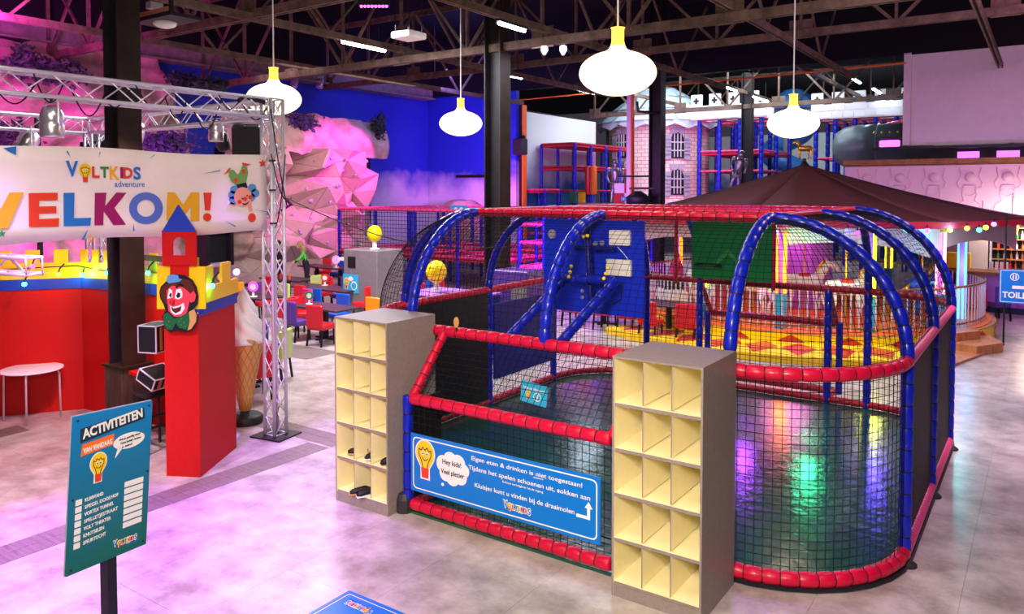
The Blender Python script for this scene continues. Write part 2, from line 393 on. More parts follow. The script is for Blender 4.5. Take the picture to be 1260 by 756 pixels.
# ================================================================ STRUCTURE
fl = struct('floor', MB().box((-8, 24, -.06), (60, 76, .1)), 'floor_stone')
# large vinyl tiles, each its own piece with a 4 mm joint, as far as the joints can be seen
tm = MB().box((0, 0, -.0045), (.9975, .9975, .009)).build('floor_tile', 'floor_stone', fl)
def proj(p):
    x, y, z = p; r = x*math.cos(YW_)+y*math.sin(YW_); f = -x*math.sin(YW_)+y*math.cos(YW_); z -= 3.4
    ff = f*math.cos(TH_)-z*math.sin(TH_); u = z*math.cos(TH_)+f*math.sin(TH_)
    return (CX_+F_*r/ff, CY_-F_*u/ff, ff) if ff > .1 else (9999, 9999, ff)
cnt = 0; bg = []
for i in range(-24, 4):
    for j in range(-8, 14):
        x, y = -.53+i+.5, 9.45+j+.5; px, py, ff = proj((x, y, 0))
        if -110 < px < 1370 and py < 860 and 2.5 < ff < 20: bg.append((ff, x, y))
bg.sort(); cells = set()
for ff, x, y in bg:
    if -7.0 < x < -1.6 and 7.2 < y < 12.3: continue
    if cnt < 290:
        o = tm if cnt == 0 else tm.copy()
        if cnt: C.objects.link(o); o.parent = fl
        o.location = (x, y, 0); cnt += 1
# dark wood-look plank strips inlaid between the tiles
def strip(x0, x1, y0, y1, n, along):
    pm = None
    for r_ in range(2):
        for k in range(n):
            if along == 'y':
                L = (y1-y0)/n; cx = x0+(x1-x0)*(r_+.5)/2; cy = y0+L*(k+.5); d = ((x1-x0)/2-.004, L-.005, .006)
            else:
                L = (x1-x0)/n; cy = y0+(y1-y0)*(r_+.5)/2; cx = x0+L*(k+.5); d = (L-.005, (y1-y0)/2-.004, .006)
            if pm is None: pm = MB().box((0,0,.0), d).build('floor_plank', 'plank', fl); o = pm
            else: o = pm.copy(); C.objects.link(o); o.parent = fl
            o.location = (cx, cy, .0005)
strip(-8.15, -7.75, 0, 6.9, 6, 'y'); strip(-16, -7.75, 6.95, 7.35, 7, 'x'); strip(-18, -12.2, 10.3, 11.2, 6, 'x'); strip(-12.2, -11.8, 0.5, 5.0, 4, 'y')
struct('ceiling', MB().box((-8, 24, 10.6), (60, 76, .2)), 'ceiling_black')
struct('wall_left', MB().box((-24.6, 12.6, 5.3), (.2, 31.2, 10.6)), 'mural')
struct('wall_back', MB().box((-22.0, 28.35, 5.3), (5.2, .25, 10.6)), 'mural')
struct('trim_1', MB().box((-8.5, 28.25, 9.2), (32, .35, 2.75)).box((-24.45, 12.6, 9.2), (.2, 31, 2.7)), 'ceiling_black')   # black fascia over the opening
struct('trim_2', MB().box((-24.25, 12, 7.95), (.45, 32, .45)).box((-24.2, 12, 7.72), (.7, 32, .06)), 'concrete')
struct('wall_right', MB().box((2.5, 28.3, 6.38), (12.7, .2, 3.0)).box((-3.86, 28.15, 6.38), (.22, .15, 3.0)), 'wall_white')
struct('trim_3', MB().box((1.7, 28.0, 4.79), (13, .7, .08)), 'black')
struct('trim_4', MB().box((1.3, 27.85, 4.34), (14, .3, .16)).box((1.3, 28.0, 4.24), (14, .3, .05)), 'beam_brown')
struct('trim_5', MB().box((2.5, 29.5, 4.6), (13, .1, .5)), 'charcoal')
for k in range(9): tag(MB().box((-2.2+k*1.1, 29.42, 4.58), (.62, .05, .22)).build('ledge_window', 'window_violet'), 'small violet glowing opening in the ledge above the pink wall', 'window', 'violet openings along the ledge')
wr = struct('wall_front', MB().box((1.3, 28.0, 3.3), (14, .12, 1.85)).box((5, 28.6, 1.3), (16, .1, 2.6)), 'wall_relief')
# moulded relief figures on the pink wall: each a raised panel
rel = MB()
rel.ball((0, 0, .55), .16, 12, 8, (1, .6, 1))
def ribbon(mb, pts, r=.018):
    mb.path([Vector(p) for p in pts], r, 6)
for sx in (-1, 1):
    ribbon(rel, [(sx*.30, 0, .85), (sx*.24, 0, .55), (sx*.34, 0, .38), (sx*.30, 0, .22), (sx*.14, 0, .18), (sx*.20, 0, 0), (sx*.14, 0, -.18), (sx*.30, 0, -.3), (sx*.34, 0, -.5), (sx*.2, 0, -.62)])
ribbon(rel, [(-.16, 0, .3), (.16, 0, .3), (.20, 0, .05), (0, 0, -.05), (-.20, 0, .05), (-.16, 0, .3)])
rm = rel.build('relief_figure', 'wall_relief', wr, True); rm.location = (-5.0, 27.93, 3.28)
for k in range(1, 9): o = rm.copy(); C.objects.link(o); o.parent = wr; o.location.x = -5.0+k*.99
# second hall
struct('wall_far_left', MB().box((-19.75, 32.2, 3.5), (.3, 7.4, 7.0)), 'mural_far')
struct('wall_far_back', MB().box((-8, 56, 3.7), (34, .3, 7.4)), 'mural_far')
# ---------------------------------------------------------------- steel columns
def hcol(x, y, w_, h_, label, z0=0, ped=.76):
    t = thing('steel_column', label, 'column', (x, y, 0))
    MB().box((0, 0, z0+h_/2), (w_*.96, .03, h_-z0)).build('web', 'steel_dark', t)
    for s in (-1, 1): MB().box((s*w_/2, 0, z0+h_/2), (.035, w_, h_-z0)).build('flange', 'steel_brown' if s > 0 else 'steel_dark', t)
    if ped:
        MB().rbox((0, 0, ped/2), (w_+.12, w_+.10, ped), .01).build('column_casing', 'wood_box', t); MB().box((0, 0, ped+.01), (w_+.17, w_+.15, .03)).build('casing_top', 'steel_brown', t)
    return t
hcol(-10.58, 5.76, .33, 10.3, 'dark steel column beside the red castle wall, in a brown wooden casing', ped=.96)
hcol(-11.5, 15.9, .46, 10.3, 'tall dark column in the middle of the hall behind the ball court')
hcol(-11.5, 25.6, .42, 10.3, 'dark column in front of the pink-lit castle tower')
hcol(-11.5, 35.6, .42, 10.3, 'column right of the tower, before the far climbing frame')
t = thing('steel_column', 'slim orange and white post right of the blue wall corner', 'column', (-19.3, 28.6, 0)); MB().box((0,0,3.6), (.22, .22, 7.2)).build('post_body', 'steel_brown', t); MB().box((.12,-.05,3.6), (.06, .3, 7.2)).build('orange_edge', 'orange', t)
p = aty(775, 150, 26.3); t = thing('steel_column', 'pale pink and red post in front of the castle tower', 'column', (p.x, 26.3, 0)); MB().box((0,0,3.8), (.16, .2, 7.6)).build('post_body', 'wall_white', t); MB().box((.11,0,3.8), (.06, .2, 7.6)).build('red_edge', 'orange', t)
# ---------------------------------------------------------------- roof trusses
def ang(mb, a, b, s=.09): mb.beam(a, b, s, s*1.1)
def roof_truss(y, x0, x1, label, z=7.15, top=9.9, m='truss_old'):
    t = thing('roof_truss', label, 'truss', (x0, y, z), world=True)
    b = MB(); b.beam((x0, y-.06, z), (x1, y-.06, z), .05, .2); b.beam((x0, y+.06, z), (x1, y+.06, z), .05, .2); b.build('bottom_chord', m, t)
    b = MB(); b.beam((x0, y, top), (x1, y, top), .1, .2); b.build('top_chord', m, t)
    n = max(2, round((x1-x0)/2.25)); dx = (x1-x0)/n
    pv = MB().beam((0, 0, 0), (0, 0, top-z), .07, .09).build('truss_post', m); pv.parent = t; pv.location = (0, 0, 0)
    L = top-z; dg = MB().beam((0, 0, 0), (dx, 0, L), .06, .08).build('diagonal', m); dg.parent = t
    dg2 = MB().beam((dx, 0, 0), (0, 0, L), .06, .08).build('diagonal', m); dg2.parent = t
    gp = MB().box((0, 0, .12), (.6, .03, .5)).build('gusset_plate', m); gp.parent = t
    for k in range(1, n):
        for q, f in ((pv, True), (dg if k % 2 else dg2, True), (gp, k % 2 == 0)):
            if f: c = q.copy(); C.objects.link(c); c.parent = t; c.location = (k*dx, 0, 0)
    dg2.location = (0, 0, 0)
    return t
roof_truss(10.9, -24, 6, 'riveted roof truss nearest the viewer at the top of the hall', 7.3)
roof_truss(15.9, -24, 6, 'second riveted roof truss, carried by the tall middle column', 7.0)
roof_truss(21.5, -24, 6, 'third roof truss, just in front of the black fascia', 7.6)
roof_truss(35.6, -19.5, 4, 'first roof truss of the castle hall beyond the opening', 7.3)
roof_truss(44.0, -19.5, 4, 'rear roof truss above the far castle', 7.2)
for k, (x, lb) in enumerate(((-18.9, 'purlin above the rock wall side of the hall'), (-14.5, 'purlin carrying the long white tube light left of the middle column'), (-9.9, 'purlin running just right of the middle column'), (-5.5, 'yellowish purlin above the tent roof'), (-1.3, 'right-hand purlin above the pale wall panel'))):
    t = thing('roof_purlin', 'old riveted '+lb, 'beam', (x, 4, 7.2), world=True)
    b = MB(); b.beam((x-.05, 2, 7.22), (x-.05, 28, 7.22), .04, .16); b.beam((x+.05, 2, 7.22), (x+.05, 28, 7.22), .04, .16); b.build('purlin_rail', 'truss_old', t)
    if k < 4:
        b = MB()
        for j in range(4): b.beam((x, 5.2+j*5.3, 9.8), (x, 7.6+j*5.3, 7.3), .06, .06); b.beam((x, 10.2+j*5.3, 9.8), (x, 7.8+j*5.3, 7.3), .06, .06)
        b.build('bracing', 'truss_old', t)
for k, x in enumerate((-16, -11.5, -7.5)):
    t = thing('roof_purlin', ('left', 'middle', 'right')[k]+' purlin of the castle hall roof', 'beam', (x, 28, 7.2), world=True)
    MB().beam((x, 28.6, 7.9), (x, 50, 7.9), .12, .16).build('purlin_rail', 'truss_old', t)
# thin conduits
for a, b_, lb in (((-20, 28.0, 7.35), (-3.9, 28.0, 7.55), 'thin orange pipe under the black fascia'),):
    tag(MB().tube(a, b_, .03, 6).build('conduit_pipe', 'orange'), lb, 'pipe')
# ---------------------------------------------------------------- tube lights
def tubelight(px, py, x, lb, L=1.5, n=1, ydir=True):
    p = atx(px, py, x)
    t = thing('tube_light', lb, 'ceiling light', p)
    MB().box((0, 0, .06), (.12, L+.1, .07)).build('housing', 'charcoal', t)
    for s in (-.35, .35): MB().tube((0, s*L, .08), (0, s*L, 10.52-p.z), .008, 4).build('hanger_rod', 'steel_dark', t); MB().path([(0, -L/2, 0), (0, L/2, 0)], .045, 8).build('tube', 'tube_white', t)
    return p
tubelight(448, 57, -14.5, 'long white tube light above the dining area, left of the middle column', 1.5)
tubelight(630, 33, -9.9, 'white tube light high beside the right edge of the middle column', 1.0)
tubelight(628, 93, -14.5, 'white tube light lower beside the right edge of the middle column', 1.3)
tubelight(724, 113, -15.0, 'white tube light left of the tower roof', 2.0)
tubelight(862, 99, -11.5, 'left one of the tube lights above the climbing frame, near the tower', 1.8)
tubelight(895, 108, -10.9, 'tube light just left of the column before the climbing frame', 2.2)
tubelight(936, 122, -10.3, 'tube light just above the battlements, right of the column', 2.0)
tubelight(1053, 99, -6.5, 'topmost tube light near the pale wall panel', 1.8)
tubelight(1079, 112, -6.4, 'middle tube light near the pale wall panel', 1.8)
tubelight(1093, 121, -6.3, 'lowest tube light near the pale wall panel', 1.8)
tubelight(722, 113, -15.6, 'second tube light close beside the one left of the tower roof', 1.4)
p = aty(460, 8, 11.0); t = thing('light_bar', 'magenta LED light bar under the roof at the top edge', 'stage light', p, R(34.8)); MB().box((0, 0, .08), (.62, .12, .12)).build('housing', 'black', t)
for k in range(8): MB().ball((-.24+k*.07, -.02, 0), .03, 8, 6).build('lens', 'bar_magenta', t)
p = aty(503, 44, 12.5); t = thing('ceiling_unit', 'white box unit hanging from the roof on thin rods', 'air unit', p, R(0)); MB().rbox((0, 0, 0), (.55, .55, .14), .02).build('casing', 'offwhite', t)
for a in ((-.2, -.2), (.2, -.2), (.2, .2), (-.2, .2)): MB().tube((a[0], a[1], .07), (a[0], a[1], 10.52-p.z), .008, 5).build('rod', 'steel_dark', t)
p = aty(535, 93, 24); t = thing('ceiling_fan', 'small dark ceiling fan far off under the roof', 'fan', p)
MB().lathe([(.12, -.1), (.2, 0), (.1, .1), (.02, .15), (.02, 2.9)], seg=12).build('motor', 'steel_dark', t)
for k in range(3): a = 2*PI*k/3+.4; MB().beam((.15*math.cos(a), .15*math.sin(a), 0), (1.0*math.cos(a), 1.0*math.sin(a), 0), .16, .02).build('blade', 'steel_brown', t)
# ---------------------------------------------------------------- pendant lamps
def pendant(px, py, D, r, lb):
    p = atd(px, py, D); t = thing('pendant_lamp', lb, 'lamp', p, group='glowing yellow-white pendant lamps')
    prof = [(r*math.cos(a), .58*r*math.sin(a)) for a in [R(-90)+R(158)*i/18 for i in range(19)]]+[(.25*r, .60*r), (.19*r, .70*r)]
    MB().lathe(prof, seg=28).build('lamp_shade', 'lamp_glow', t, True)
    MB().lathe([(.19*r, .70*r), (.16*r, .82*r), (.16*r, 1.14*r), (.19*r, 1.16*r)], seg=16).build('lamp_neck', 'lamp_neck', t, True)
    MB().tube((0, 0, 1.16*r), (0, 0, 10.52-p.z), .012, 6).build('cable', 'offwhite', t)
    point(p-Vector((0,0,r*.9)), (1, .78, .5), 26, .3)
    t['group'] = ''; del t['group']
pendant(760, 90, 9.2, .46, 'largest glowing pendant lamp, in front of the castle tower')
pendant(567, 152, 16.6, .46, 'glowing pendant lamp in front of the blue wall')
pendant(976, 152, 14.2, .46, 'glowing pendant lamp above the tip of the brown tent roof')
pendant(337, 122, 13.2, .46, 'glowing pendant lamp behind the aluminium truss tower')
# ================================================================ BALL COURT
XR, XL, YF, YB, RR, ZR, ZT = -2.25, -5.95, 7.78, 11.62, 1.23, 1.85, 3.13
cage = thing('ball_court', 'netted ball court with red and blue foam-wrapped frame and green floor', 'play court', ((XR+XL)/2, (YF+YB)/2, 0), world=True)
def foam(name, pts, r, m, seg=.145, parent=cage, closed=False, n=10, gr=.80, lab=None):
    pts = [Vector(p) for p in pts]; 
    if closed: pts = pts+[pts[0]]
    ds = [0]
    for a, b in zip(pts, pts[1:]): ds.append(ds[-1]+(b-a).length)
    T = ds[-1]; k = max(1, round(T/seg)); P = []; rad = []
    def at(d):
        for i in range(len(pts)-1):
            if d <= ds[i+1]+1e-9: f = (d-ds[i])/max(1e-9, ds[i+1]-ds[i]); return pts[i].lerp(pts[i+1], min(1, max(0, f)))
        return pts[-1]
    for i in range(k):
        for f, g in ((.035, .90), (.12, 1.0), (.5, 1.02), (.88, 1.0), (.965, .90)): P.append(at((i+f)*T/k)); rad.append(r*g)
    mb = MB(); mb.path(P, rad, n)
    mb.mi = [1 if (q//n) % 5 == 4 and q < (len(P)-1)*n else 0 for q in range(len(mb.f))]
    o = mb.build(name, [m, 'black'], parent, True)
    if lab: o['label'] = lab
    return o
def perim(R_=RR, n=8):
    P = []
    for cx, cy, a0 in ((XR, YF, -PI/2), (XR, YB, 0), (XL, YB, PI/2), (XL, YF, PI)):
        P += [(cx+R_*math.cos(a0+PI/2*i/n), cy+R_*math.sin(a0+PI/2*i/n)) for i in range(n+1)]
    return P
PP = perim()
foam('rail', [(x, y, ZR) for x, y in PP[:9]], .062, 'foam_red')
foam('rail', [(x, y, ZR) for x, y in (PP[8], PP[9])], .055, 'foam_pink', .07)
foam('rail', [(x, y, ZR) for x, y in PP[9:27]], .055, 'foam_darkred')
foam('rail', [(x, y, ZR) for x, y in PP[26:28]], .055, 'foam_red')
foam('rail', [(x, y, ZR) for x, y in PP[27:]]+[(PP[0][0], PP[0][1], ZR)], .062, 'foam_red')
foam('bottom_rail', [(x, y, .09) for x, y in PP[:9]], .065, 'foam_red')
foam('bottom_rail', [(x, y, .09) for x, y in (PP[8], PP[9])], .06, 'foam_pink', .07)
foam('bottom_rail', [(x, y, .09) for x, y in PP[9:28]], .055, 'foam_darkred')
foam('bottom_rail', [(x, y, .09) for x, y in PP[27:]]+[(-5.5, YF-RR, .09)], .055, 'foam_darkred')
foam('bottom_rail', [(-3.1, YF-RR, .09), (PP[0][0], PP[0][1], .09)], .06, 'foam_red')
# roof ridges
for y in (YF, 9.7, YB): foam('ridge_rail', [(XL, y, ZT), (XR, y, ZT)], .05, 'foam_red')
for x in (XL, XR): foam('ridge_rail', [(x, YF, ZT), (x, YB, ZT)], .05, 'foam_red', .08)
# arches: quarter ellipses from rail to ridge, posts under each
def arch(x, y, dx, dy, post=True):
    pts = [(x+dx*RR*math.cos(a), y+dy*RR*math.sin(0)+dy*RR*(math.cos(a)), ZR+(ZT-ZR)*math.sin(a)) for a in [PI/2*i/14 for i in range(15)]]
    pts = [(x+dx*RR*math.cos(PI/2*i/14), y+dy*RR*math.cos(PI/2*i/14), ZR+(ZT-ZR)*math.sin(PI/2*i/14)) for i in range(15)]
    foam('arch', pts, .06, 'foam_blue', .17)
    if post: foam('post', [(x+dx*RR, y+dy*RR, .03), (x+dx*RR, y+dy*RR, ZR)], .058, 'foam_blue', .2)
for y in (YF, 9.7, YB): arch(XR, y, 1, 0); arch(XL, y, -1, 0)
for x in (XR, -4.15, XL): arch(x, YF, 0, -1, x != -4.15)
for x in (XR, -4.95, XL): arch(x, YB, 0, 1)
foam('post', [(-2.83, YB+RR, .03), (-2.83, YB+RR, ZR)], .06, 'foam_blue', .2)
for x, y in ((XR+RR, YF), (XR+RR, 9.7), (XR+RR, YB)):
    MB().lathe([(.08, 0), (.08, .02), (.04, .05)], (x+.04, y-.08, 0), 12).build('foot_plate', 'black_rubber', cage)
MB().lathe([(.09, 0), (.09, .14), (.06, .2)], (-5.55, 5.98, 0), 12).build('foot_plate', 'charcoal', cage)
# front and back bumped-out entrances
def bump(x0, x1, yw, yo, mr, mp, nm):
    foam('rail', [(x0, yo, 1.22), (x1, yo, 1.22)], .062, mr); foam('bottom_rail', [(x0, yo, .1), (x1, yo, .1)], .062, mr)
    for x in (x0, x1):
        foam('slanted_rail', [(x, yo, 1.22), (x, yw, ZR)], .05, mr); foam('post', [(x-.06 if x == x0 else x+.06, yo, .05), (x-.06 if x == x0 else x+.06, yo, 1.25)], .055, 'foam_blue', .2)
        foam('bottom_rail', [(x, yo, .1), (x, yw, .1)], .05, 'foam_darkred')
bump(-5.45, -3.1, YF-RR, 6.0, 'foam_red', 'foam_blue', 'front'); bump(-4.95, -2.83, YB+RR, YB+RR+.55, 'foam_darkred', 'foam_blue', 'back')
# net strands: real knotted-mesh grid, thin cords
def net(surf, us, vs, r=.0027, name='net', m='net'):
    mb = MB()
    def cord(P):
        q = [Vector(P[0])]
        for i in range(1, len(P)-1):
            a = (Vector(P[i])-q[-1]); b = Vector(P[i+1])-Vector(P[i])
            if a.length > 1e-4 and b.length > 1e-4 and a.angle(b) > R(2.0): q.append(Vector(P[i]))
        q.append(Vector(P[-1]))
        if (q[0]-q[-1]).length > .02 or len(q) > 2: mb.path(q, r, 3, cap=False)
    if name == 'net': r = .0034
    for u in us: cord([surf(u, v) for v in vs])
    for v in vs: cord([surf(u, v) for u in us])
    o = mb.build(name, m, cage, kind='stuff'); return o
def lin(a, b, st): n = max(1, round(abs(b-a)/st)); return [a+(b-a)*i/n for i in range(n+1)]
ds = [0]
PC = PP+[PP[0]]
for a, b in zip(PC, PC[1:]): ds.append(ds[-1]+math.dist(a, b))
def per(s, R_=RR):
    for i in range(len(PC)-1):
        if s <= ds[i+1]+1e-9: f = (s-ds[i])/(ds[i+1]-ds[i]); return (PC[i][0]+(PC[i+1][0]-PC[i][0])*f, PC[i][1]+(PC[i+1][1]-PC[i][1])*f)
    return PC[-1]
def core(p): return (min(XR, max(XL, p[0])), min(YB, max(YF, p[1])))
s1, s2, s3, s4 = ds[8], ds[9], ds[17], ds[18]; tot = ds[-1]
def wallnet(sa, sb, z0, z1, st=.075): net(lambda u, v: (*per(u), v), lin(sa, sb, st), lin(z0, z1, st))
def vsurf(u, a):
    p = per(u); q = core(p); return (q[0]+(p[0]-q[0])*math.cos(a), q[1]+(p[1]-q[1])*math.cos(a), ZR+(ZT-ZR)*math.sin(a))
wallnet(0, s1, .12, ZR); wallnet(s2, tot-(XR-XL), .12, ZR, .085)
net(lambda u, v: (u, YF-RR, v), lin(-3.1, XR, .075), lin(.12, ZR, .075)); net(lambda u, v: (u, YF-RR, v), lin(XL, -5.5, .075), lin(.12, ZR, .075))
net(lambda u, v: (u, 6.0, v), lin(-5.5, -3.1, .075), lin(.12, 1.2, .075))
net(lambda u, v: (u, 6.0+v*(YF-RR-6.0), 1.24+v*(ZR-1.24)), lin(-5.5, -3.1, .075), lin(0, 1, .09))
net(vsurf, lin(0, tot, .085), lin(0, PI/2, .055), name='roof_net')
net(lambda u, v: (u, v, ZT), lin(XL, XR, .09), lin(YF, YB, .09), name='roof_net')
# dense mesh screens on the right side, dark panels on the left
for a, b in ((YF+.06, 9.64), (9.76, YB-.06)): MB().box((XR+RR, (a+b)/2, .97), (.006, b-a, 1.72)).build('mesh_screen', 'screen', cage)
MB().box((XL-RR+.03, 8.75, .97), (.02, 1.75, 1.68)).build('dark_panel', 'black', cage)
MB().box((XL-RR+.05, 10.66, 1.02), (.03, 1.8, 1.2)).build('blue_panel', 'board_darkblue', cage)
MB().box((-5.5, 6.28, .65), (.012, .5, 1.05)).build('dark_panel', 'black', cage)
# court floor
g = MB(); n = len(PP); PF = perim(RR-.04)
g.add([(x, y, .035) for x, y in PF]+[(x, y, .002) for x, y in PF], [tuple(range(n))]+[(i, n+i, n+(i+1)%n, (i+1)%n) for i in range(n)]); g.build('court_floor', 'court_vinyl', cage)
g = MB(); PF = perim(RR+.07); g.add([(x, y, .012) for x, y in PF], [tuple(range(n))]); g.build('floor_edge', 'charcoal', cage)
MB().box((-4.3, 6.28, .014), (2.4, .6, .024)).build('court_floor', 'court_vinyl', cage)
# backboards
def holes(t, T, pts, r, m, nm): 
    for x, y in pts:
        mb = MB(); mb.prism(circ(x, y, r, n=14), T, .01, .012); mb.build(nm, m, t)
bt = frame((-5.02, 7.9, 3.04), (1, -.0, 0)); 
bo = MB().box((-4.36, 7.915, 2.515), (1.32, .025, 1.09)).build('backboard', 'board_blue', cage)
def on(nm, x0, z0, x1, z1, m, th=.05, y=7.9): return MB().rbox(((x0+x1)/2, y-th/2, (z0+z1)/2), (abs(x1-x0), th, abs(z1-z0)), .006).build(nm, m, bo)
def bx(px, py, y=7.9): q = aty(px, py, y); return q.x, q.z
a = bx(751.5, 283); b = bx(777, 302.5); on('control_box', a[0], a[1], b[0], b[1], 'offwhite')
a = bx(748, 318.5); b = bx(778, 340.5); on('control_box', a[0], a[1], b[0], b[1], 'offwhite')
q = bx(680.5, 288); MB().lathe([(.035, 0), (.055, 0), (.055, .02), (.035, .02)], (q[0], 7.89, q[1]), 16, Matrix.Rotation(R(90), 4, 'X')).build('socket_ring', 'chrome', bo)
barL, barR = aty(695, 343, 7.45), aty(757, 345, 7.45)
foam('hoop_bar', [barL, barR], .05, 'foam_blue', .16)
foam('hoop_arm', [barL, Vector((barL.x-.28, 6.65, 1.78))], .052, 'foam_blue', .16); foam('hoop_arm', [barR, Vector((barR.x-.28, 6.65, 1.78))], .055, 'foam_blue', .16)
q = aty(722, 275, 7.6); q2 = aty(727, 372, 7.6); foam('hoop_post', [q, q2], .035, 'board_darkblue', .3)
q = aty(706, 305, 7.7); q2 = aty(756, 306, 7.7); foam('hoop_bar', [q, q2], .03, 'board_darkblue', .2)
for (px, py) in ((700, 341), (701.5, 335), (703, 328), (743, 343), (745.5, 337), (748, 330), (718, 291), (723, 290)): MB().ball(aty(px, py, 7.38), .022, 8, 6).build('yellow_knob', 'yellow_bright', cage)
for (px, py) in ((733, 300), (741, 299)): MB().lathe([(.02, 0), (.03, 0), (.03, .015), (.02, .015)], aty(px, py, 7.8), 12, Matrix.Rotation(R(90), 4, 'X')).build('eyelet', 'chrome', cage)
for (px, py) in ((717, 358), (729, 358), (717, 366), (728, 367)): MB().lathe([(.01, 0), (.022, 0), (.022, .012), (.01, .012)], aty(px, py, 7.85), 12, Matrix.Rotation(R(90), 4, 'X')).build('bolt', 'chrome', bo)
mb = MB(); mb.path([aty(x, y, 7.85) for x, y in ((723, 296), (726, 305), (721, 315), (724, 330), (720, 342), (726, 346), (745, 343))], .006, 5); mb.path([aty(x, y, 7.85) for x, y in ((760, 304), (768, 313), (773, 320))], .005, 5); mb.build('cable', 'offwhite', bo)
mb = MB(); mb.path([aty(x, y, 7.85) for x, y in ((765, 347), (764, 368), (755, 374), (745, 371))], .006, 5); mb.build('cable', 'black', bo)
bo2 = MB().box((-4.0, 11.7, 2.52), (1.28, .025, 1.0)).build('backboard', 'board_green', cage)
mb = MB(); mb.prism([(-.30, 0), (0, .30), (.3, 0), (.22, 0), (0, .22), (-.22, 0)], frame((-4.05, 11.68, 2.2), (1, 0, 0)), .004); mb.build('board_marking', 'green_letter', bo2)
MB().lathe([(.2, 0), (.22, .0), (.22, .02), (.2, .02)], (-4.3, 11.45, 2.25), 20, cap=False).build('hoop_ring', 'black', bo2)
for x in (-4.9, -3.35): foam('board_frame', [(x, YB+.05, 1.9), (x, YB+.05, ZT)], .03, 'foam_darkred', .3)
# ================================================================ SIGNS ON THE COURT
def board(name, label, cat, T, w_, h_, m, th=.012, border=None, r=.03, bw=.008, inset=.02):
    t = thing(name, label, cat, tuple(T.translation), world=True)
    MB().prism(rrect(0, -h_, w_, 0, .004), T, th, -th).build('panel', m, t)
    if border:
        o = rrect(inset, -h_+inset, w_-inset, -inset, r); i_ = rrect(inset+bw, -h_+inset+bw, w_-inset-bw, -inset-bw, r-bw*.5); n = len(o)
        V = [T @ Vector((*p, .0008)) for p in o]+[T @ Vector((*p, .0008)) for p in i_]
        MB().add(V, [(k, (k+1) % n, n+(k+1) % n, n+k) for k in range(n)]).build('border', border, t)
    return t
T = frame((-5.38, 5.90, .895), (1, 0, 0)); sg = board('rules_sign', 'long blue notice with white border, bulb emblem and Dutch rules on the court front', 'sign', T, 2.22, .60, 'sign_blue', border='white', r=.05, bw=.012, inset=.03)
bulb(T, .20, -.25, .40, sg)
cl = MB()
for x, y, r in ((.44, -.24, .09), (.53, -.19, .09), (.63, -.20, .09), (.70, -.26, .07), (.66, -.33, .08), (.56, -.35, .09), (.47, -.33, .08), (.57, -.27, .12), (.43, -.45, .018)): cl.prism(circ(x, y, r, n=18), T, .0012, .001+.0003*(x*10 % 3))
cl.build('speech_bubble', 'white', sg)
text('lettering', 'Hey kids!', T, .43, -.235, .05, 'ink', sg, bold=.012, w_=.24, z0=.004); text('lettering', 'Veel plezier', T, .41, -.335, .05, 'ink', sg, bold=.012, w_=.30, z0=.004)
text('lettering', 'Eigen eten & drinken is niet toegestaan!', T, .80, -.125, .042, 'white', sg, bold=.006, w_=1.24)
MB().prism([(1.52, -.140), (1.63, -.140), (1.63, -.146), (1.52, -.146)], T, .001, .003).build('underline', 'white', sg)
text('lettering', 'Tijdens het spelen schoenen uit, sokken aan', T, .76, -.225, .045, 'white', sg, bold=.006, w_=1.36)
text('lettering', 'Sokken verkrijgbaar bij de ingang', T, 1.17, -.268, .02, 'white', sg, w_=.46)
text('lettering', 'Kluisjes kunt u vinden bij de draaimolen', T, .84, -.385, .045, 'white', sg, bold=.006, w_=1.12)
MB().prism([(1.98, -.40), (2.12, -.40), (2.12, -.30), (2.145, -.30), (2.105, -.24), (2.065, -.30), (2.09, -.30), (2.09, -.37), (1.98, -.37)], T, .001, .003).build('arrow', 'white', sg)
logo(T, 1.18, -.50, .34, sg, outline=True)
q0 = aty(642, 468, 6.42); T = frame(q0, (1, .0, 0)); T = T @ Matrix.Rotation(R(-5), 4, 'Z')
sg = board('notice', 'small cyan sign hung on the net above the court entrance', 'sign', T, .31, .21, 'sign_cyan')
text('lettering', 'Niet op klimmen!', T, .03, -.07, .028, 'white', sg, bold=.01, w_=.25); bulb(T, .09, -.13, .09, sg)
MB().prism(circ(.2, -.13, .045, n=18), T, .001, .002).build('round_symbol', 'white', sg); MB().prism(circ(.2, -.13, .037, n=18), T, .001, .0035).build('round_symbol_fill', 'sign_cyan', sg); MB().prism([(.19, -.16), (.205, -.16), (.215, -.10), (.2, -.10)], T, .001, .005).build('climber_symbol', 'white', sg)
# little oval tag on the corner of the rail
p = aty(562, 399, 6.5); t = thing('oval_tag', 'small brown oval tag sticking up from the red rail corner', 'tag', p); MB().lathe([(.0, 0), (.045, .0), (.045, .012), (.0, .012)], (0, 0, .02), 16, Matrix.Rotation(R(90), 4, 'X') @ Matrix.Diagonal((.75, 1.3, 1, 1))).build('disc', 'tan', t); MB().tube((0, 0, -.09), (0, 0, -.03), .012, 6).build('pin', 'steel_brown', t)
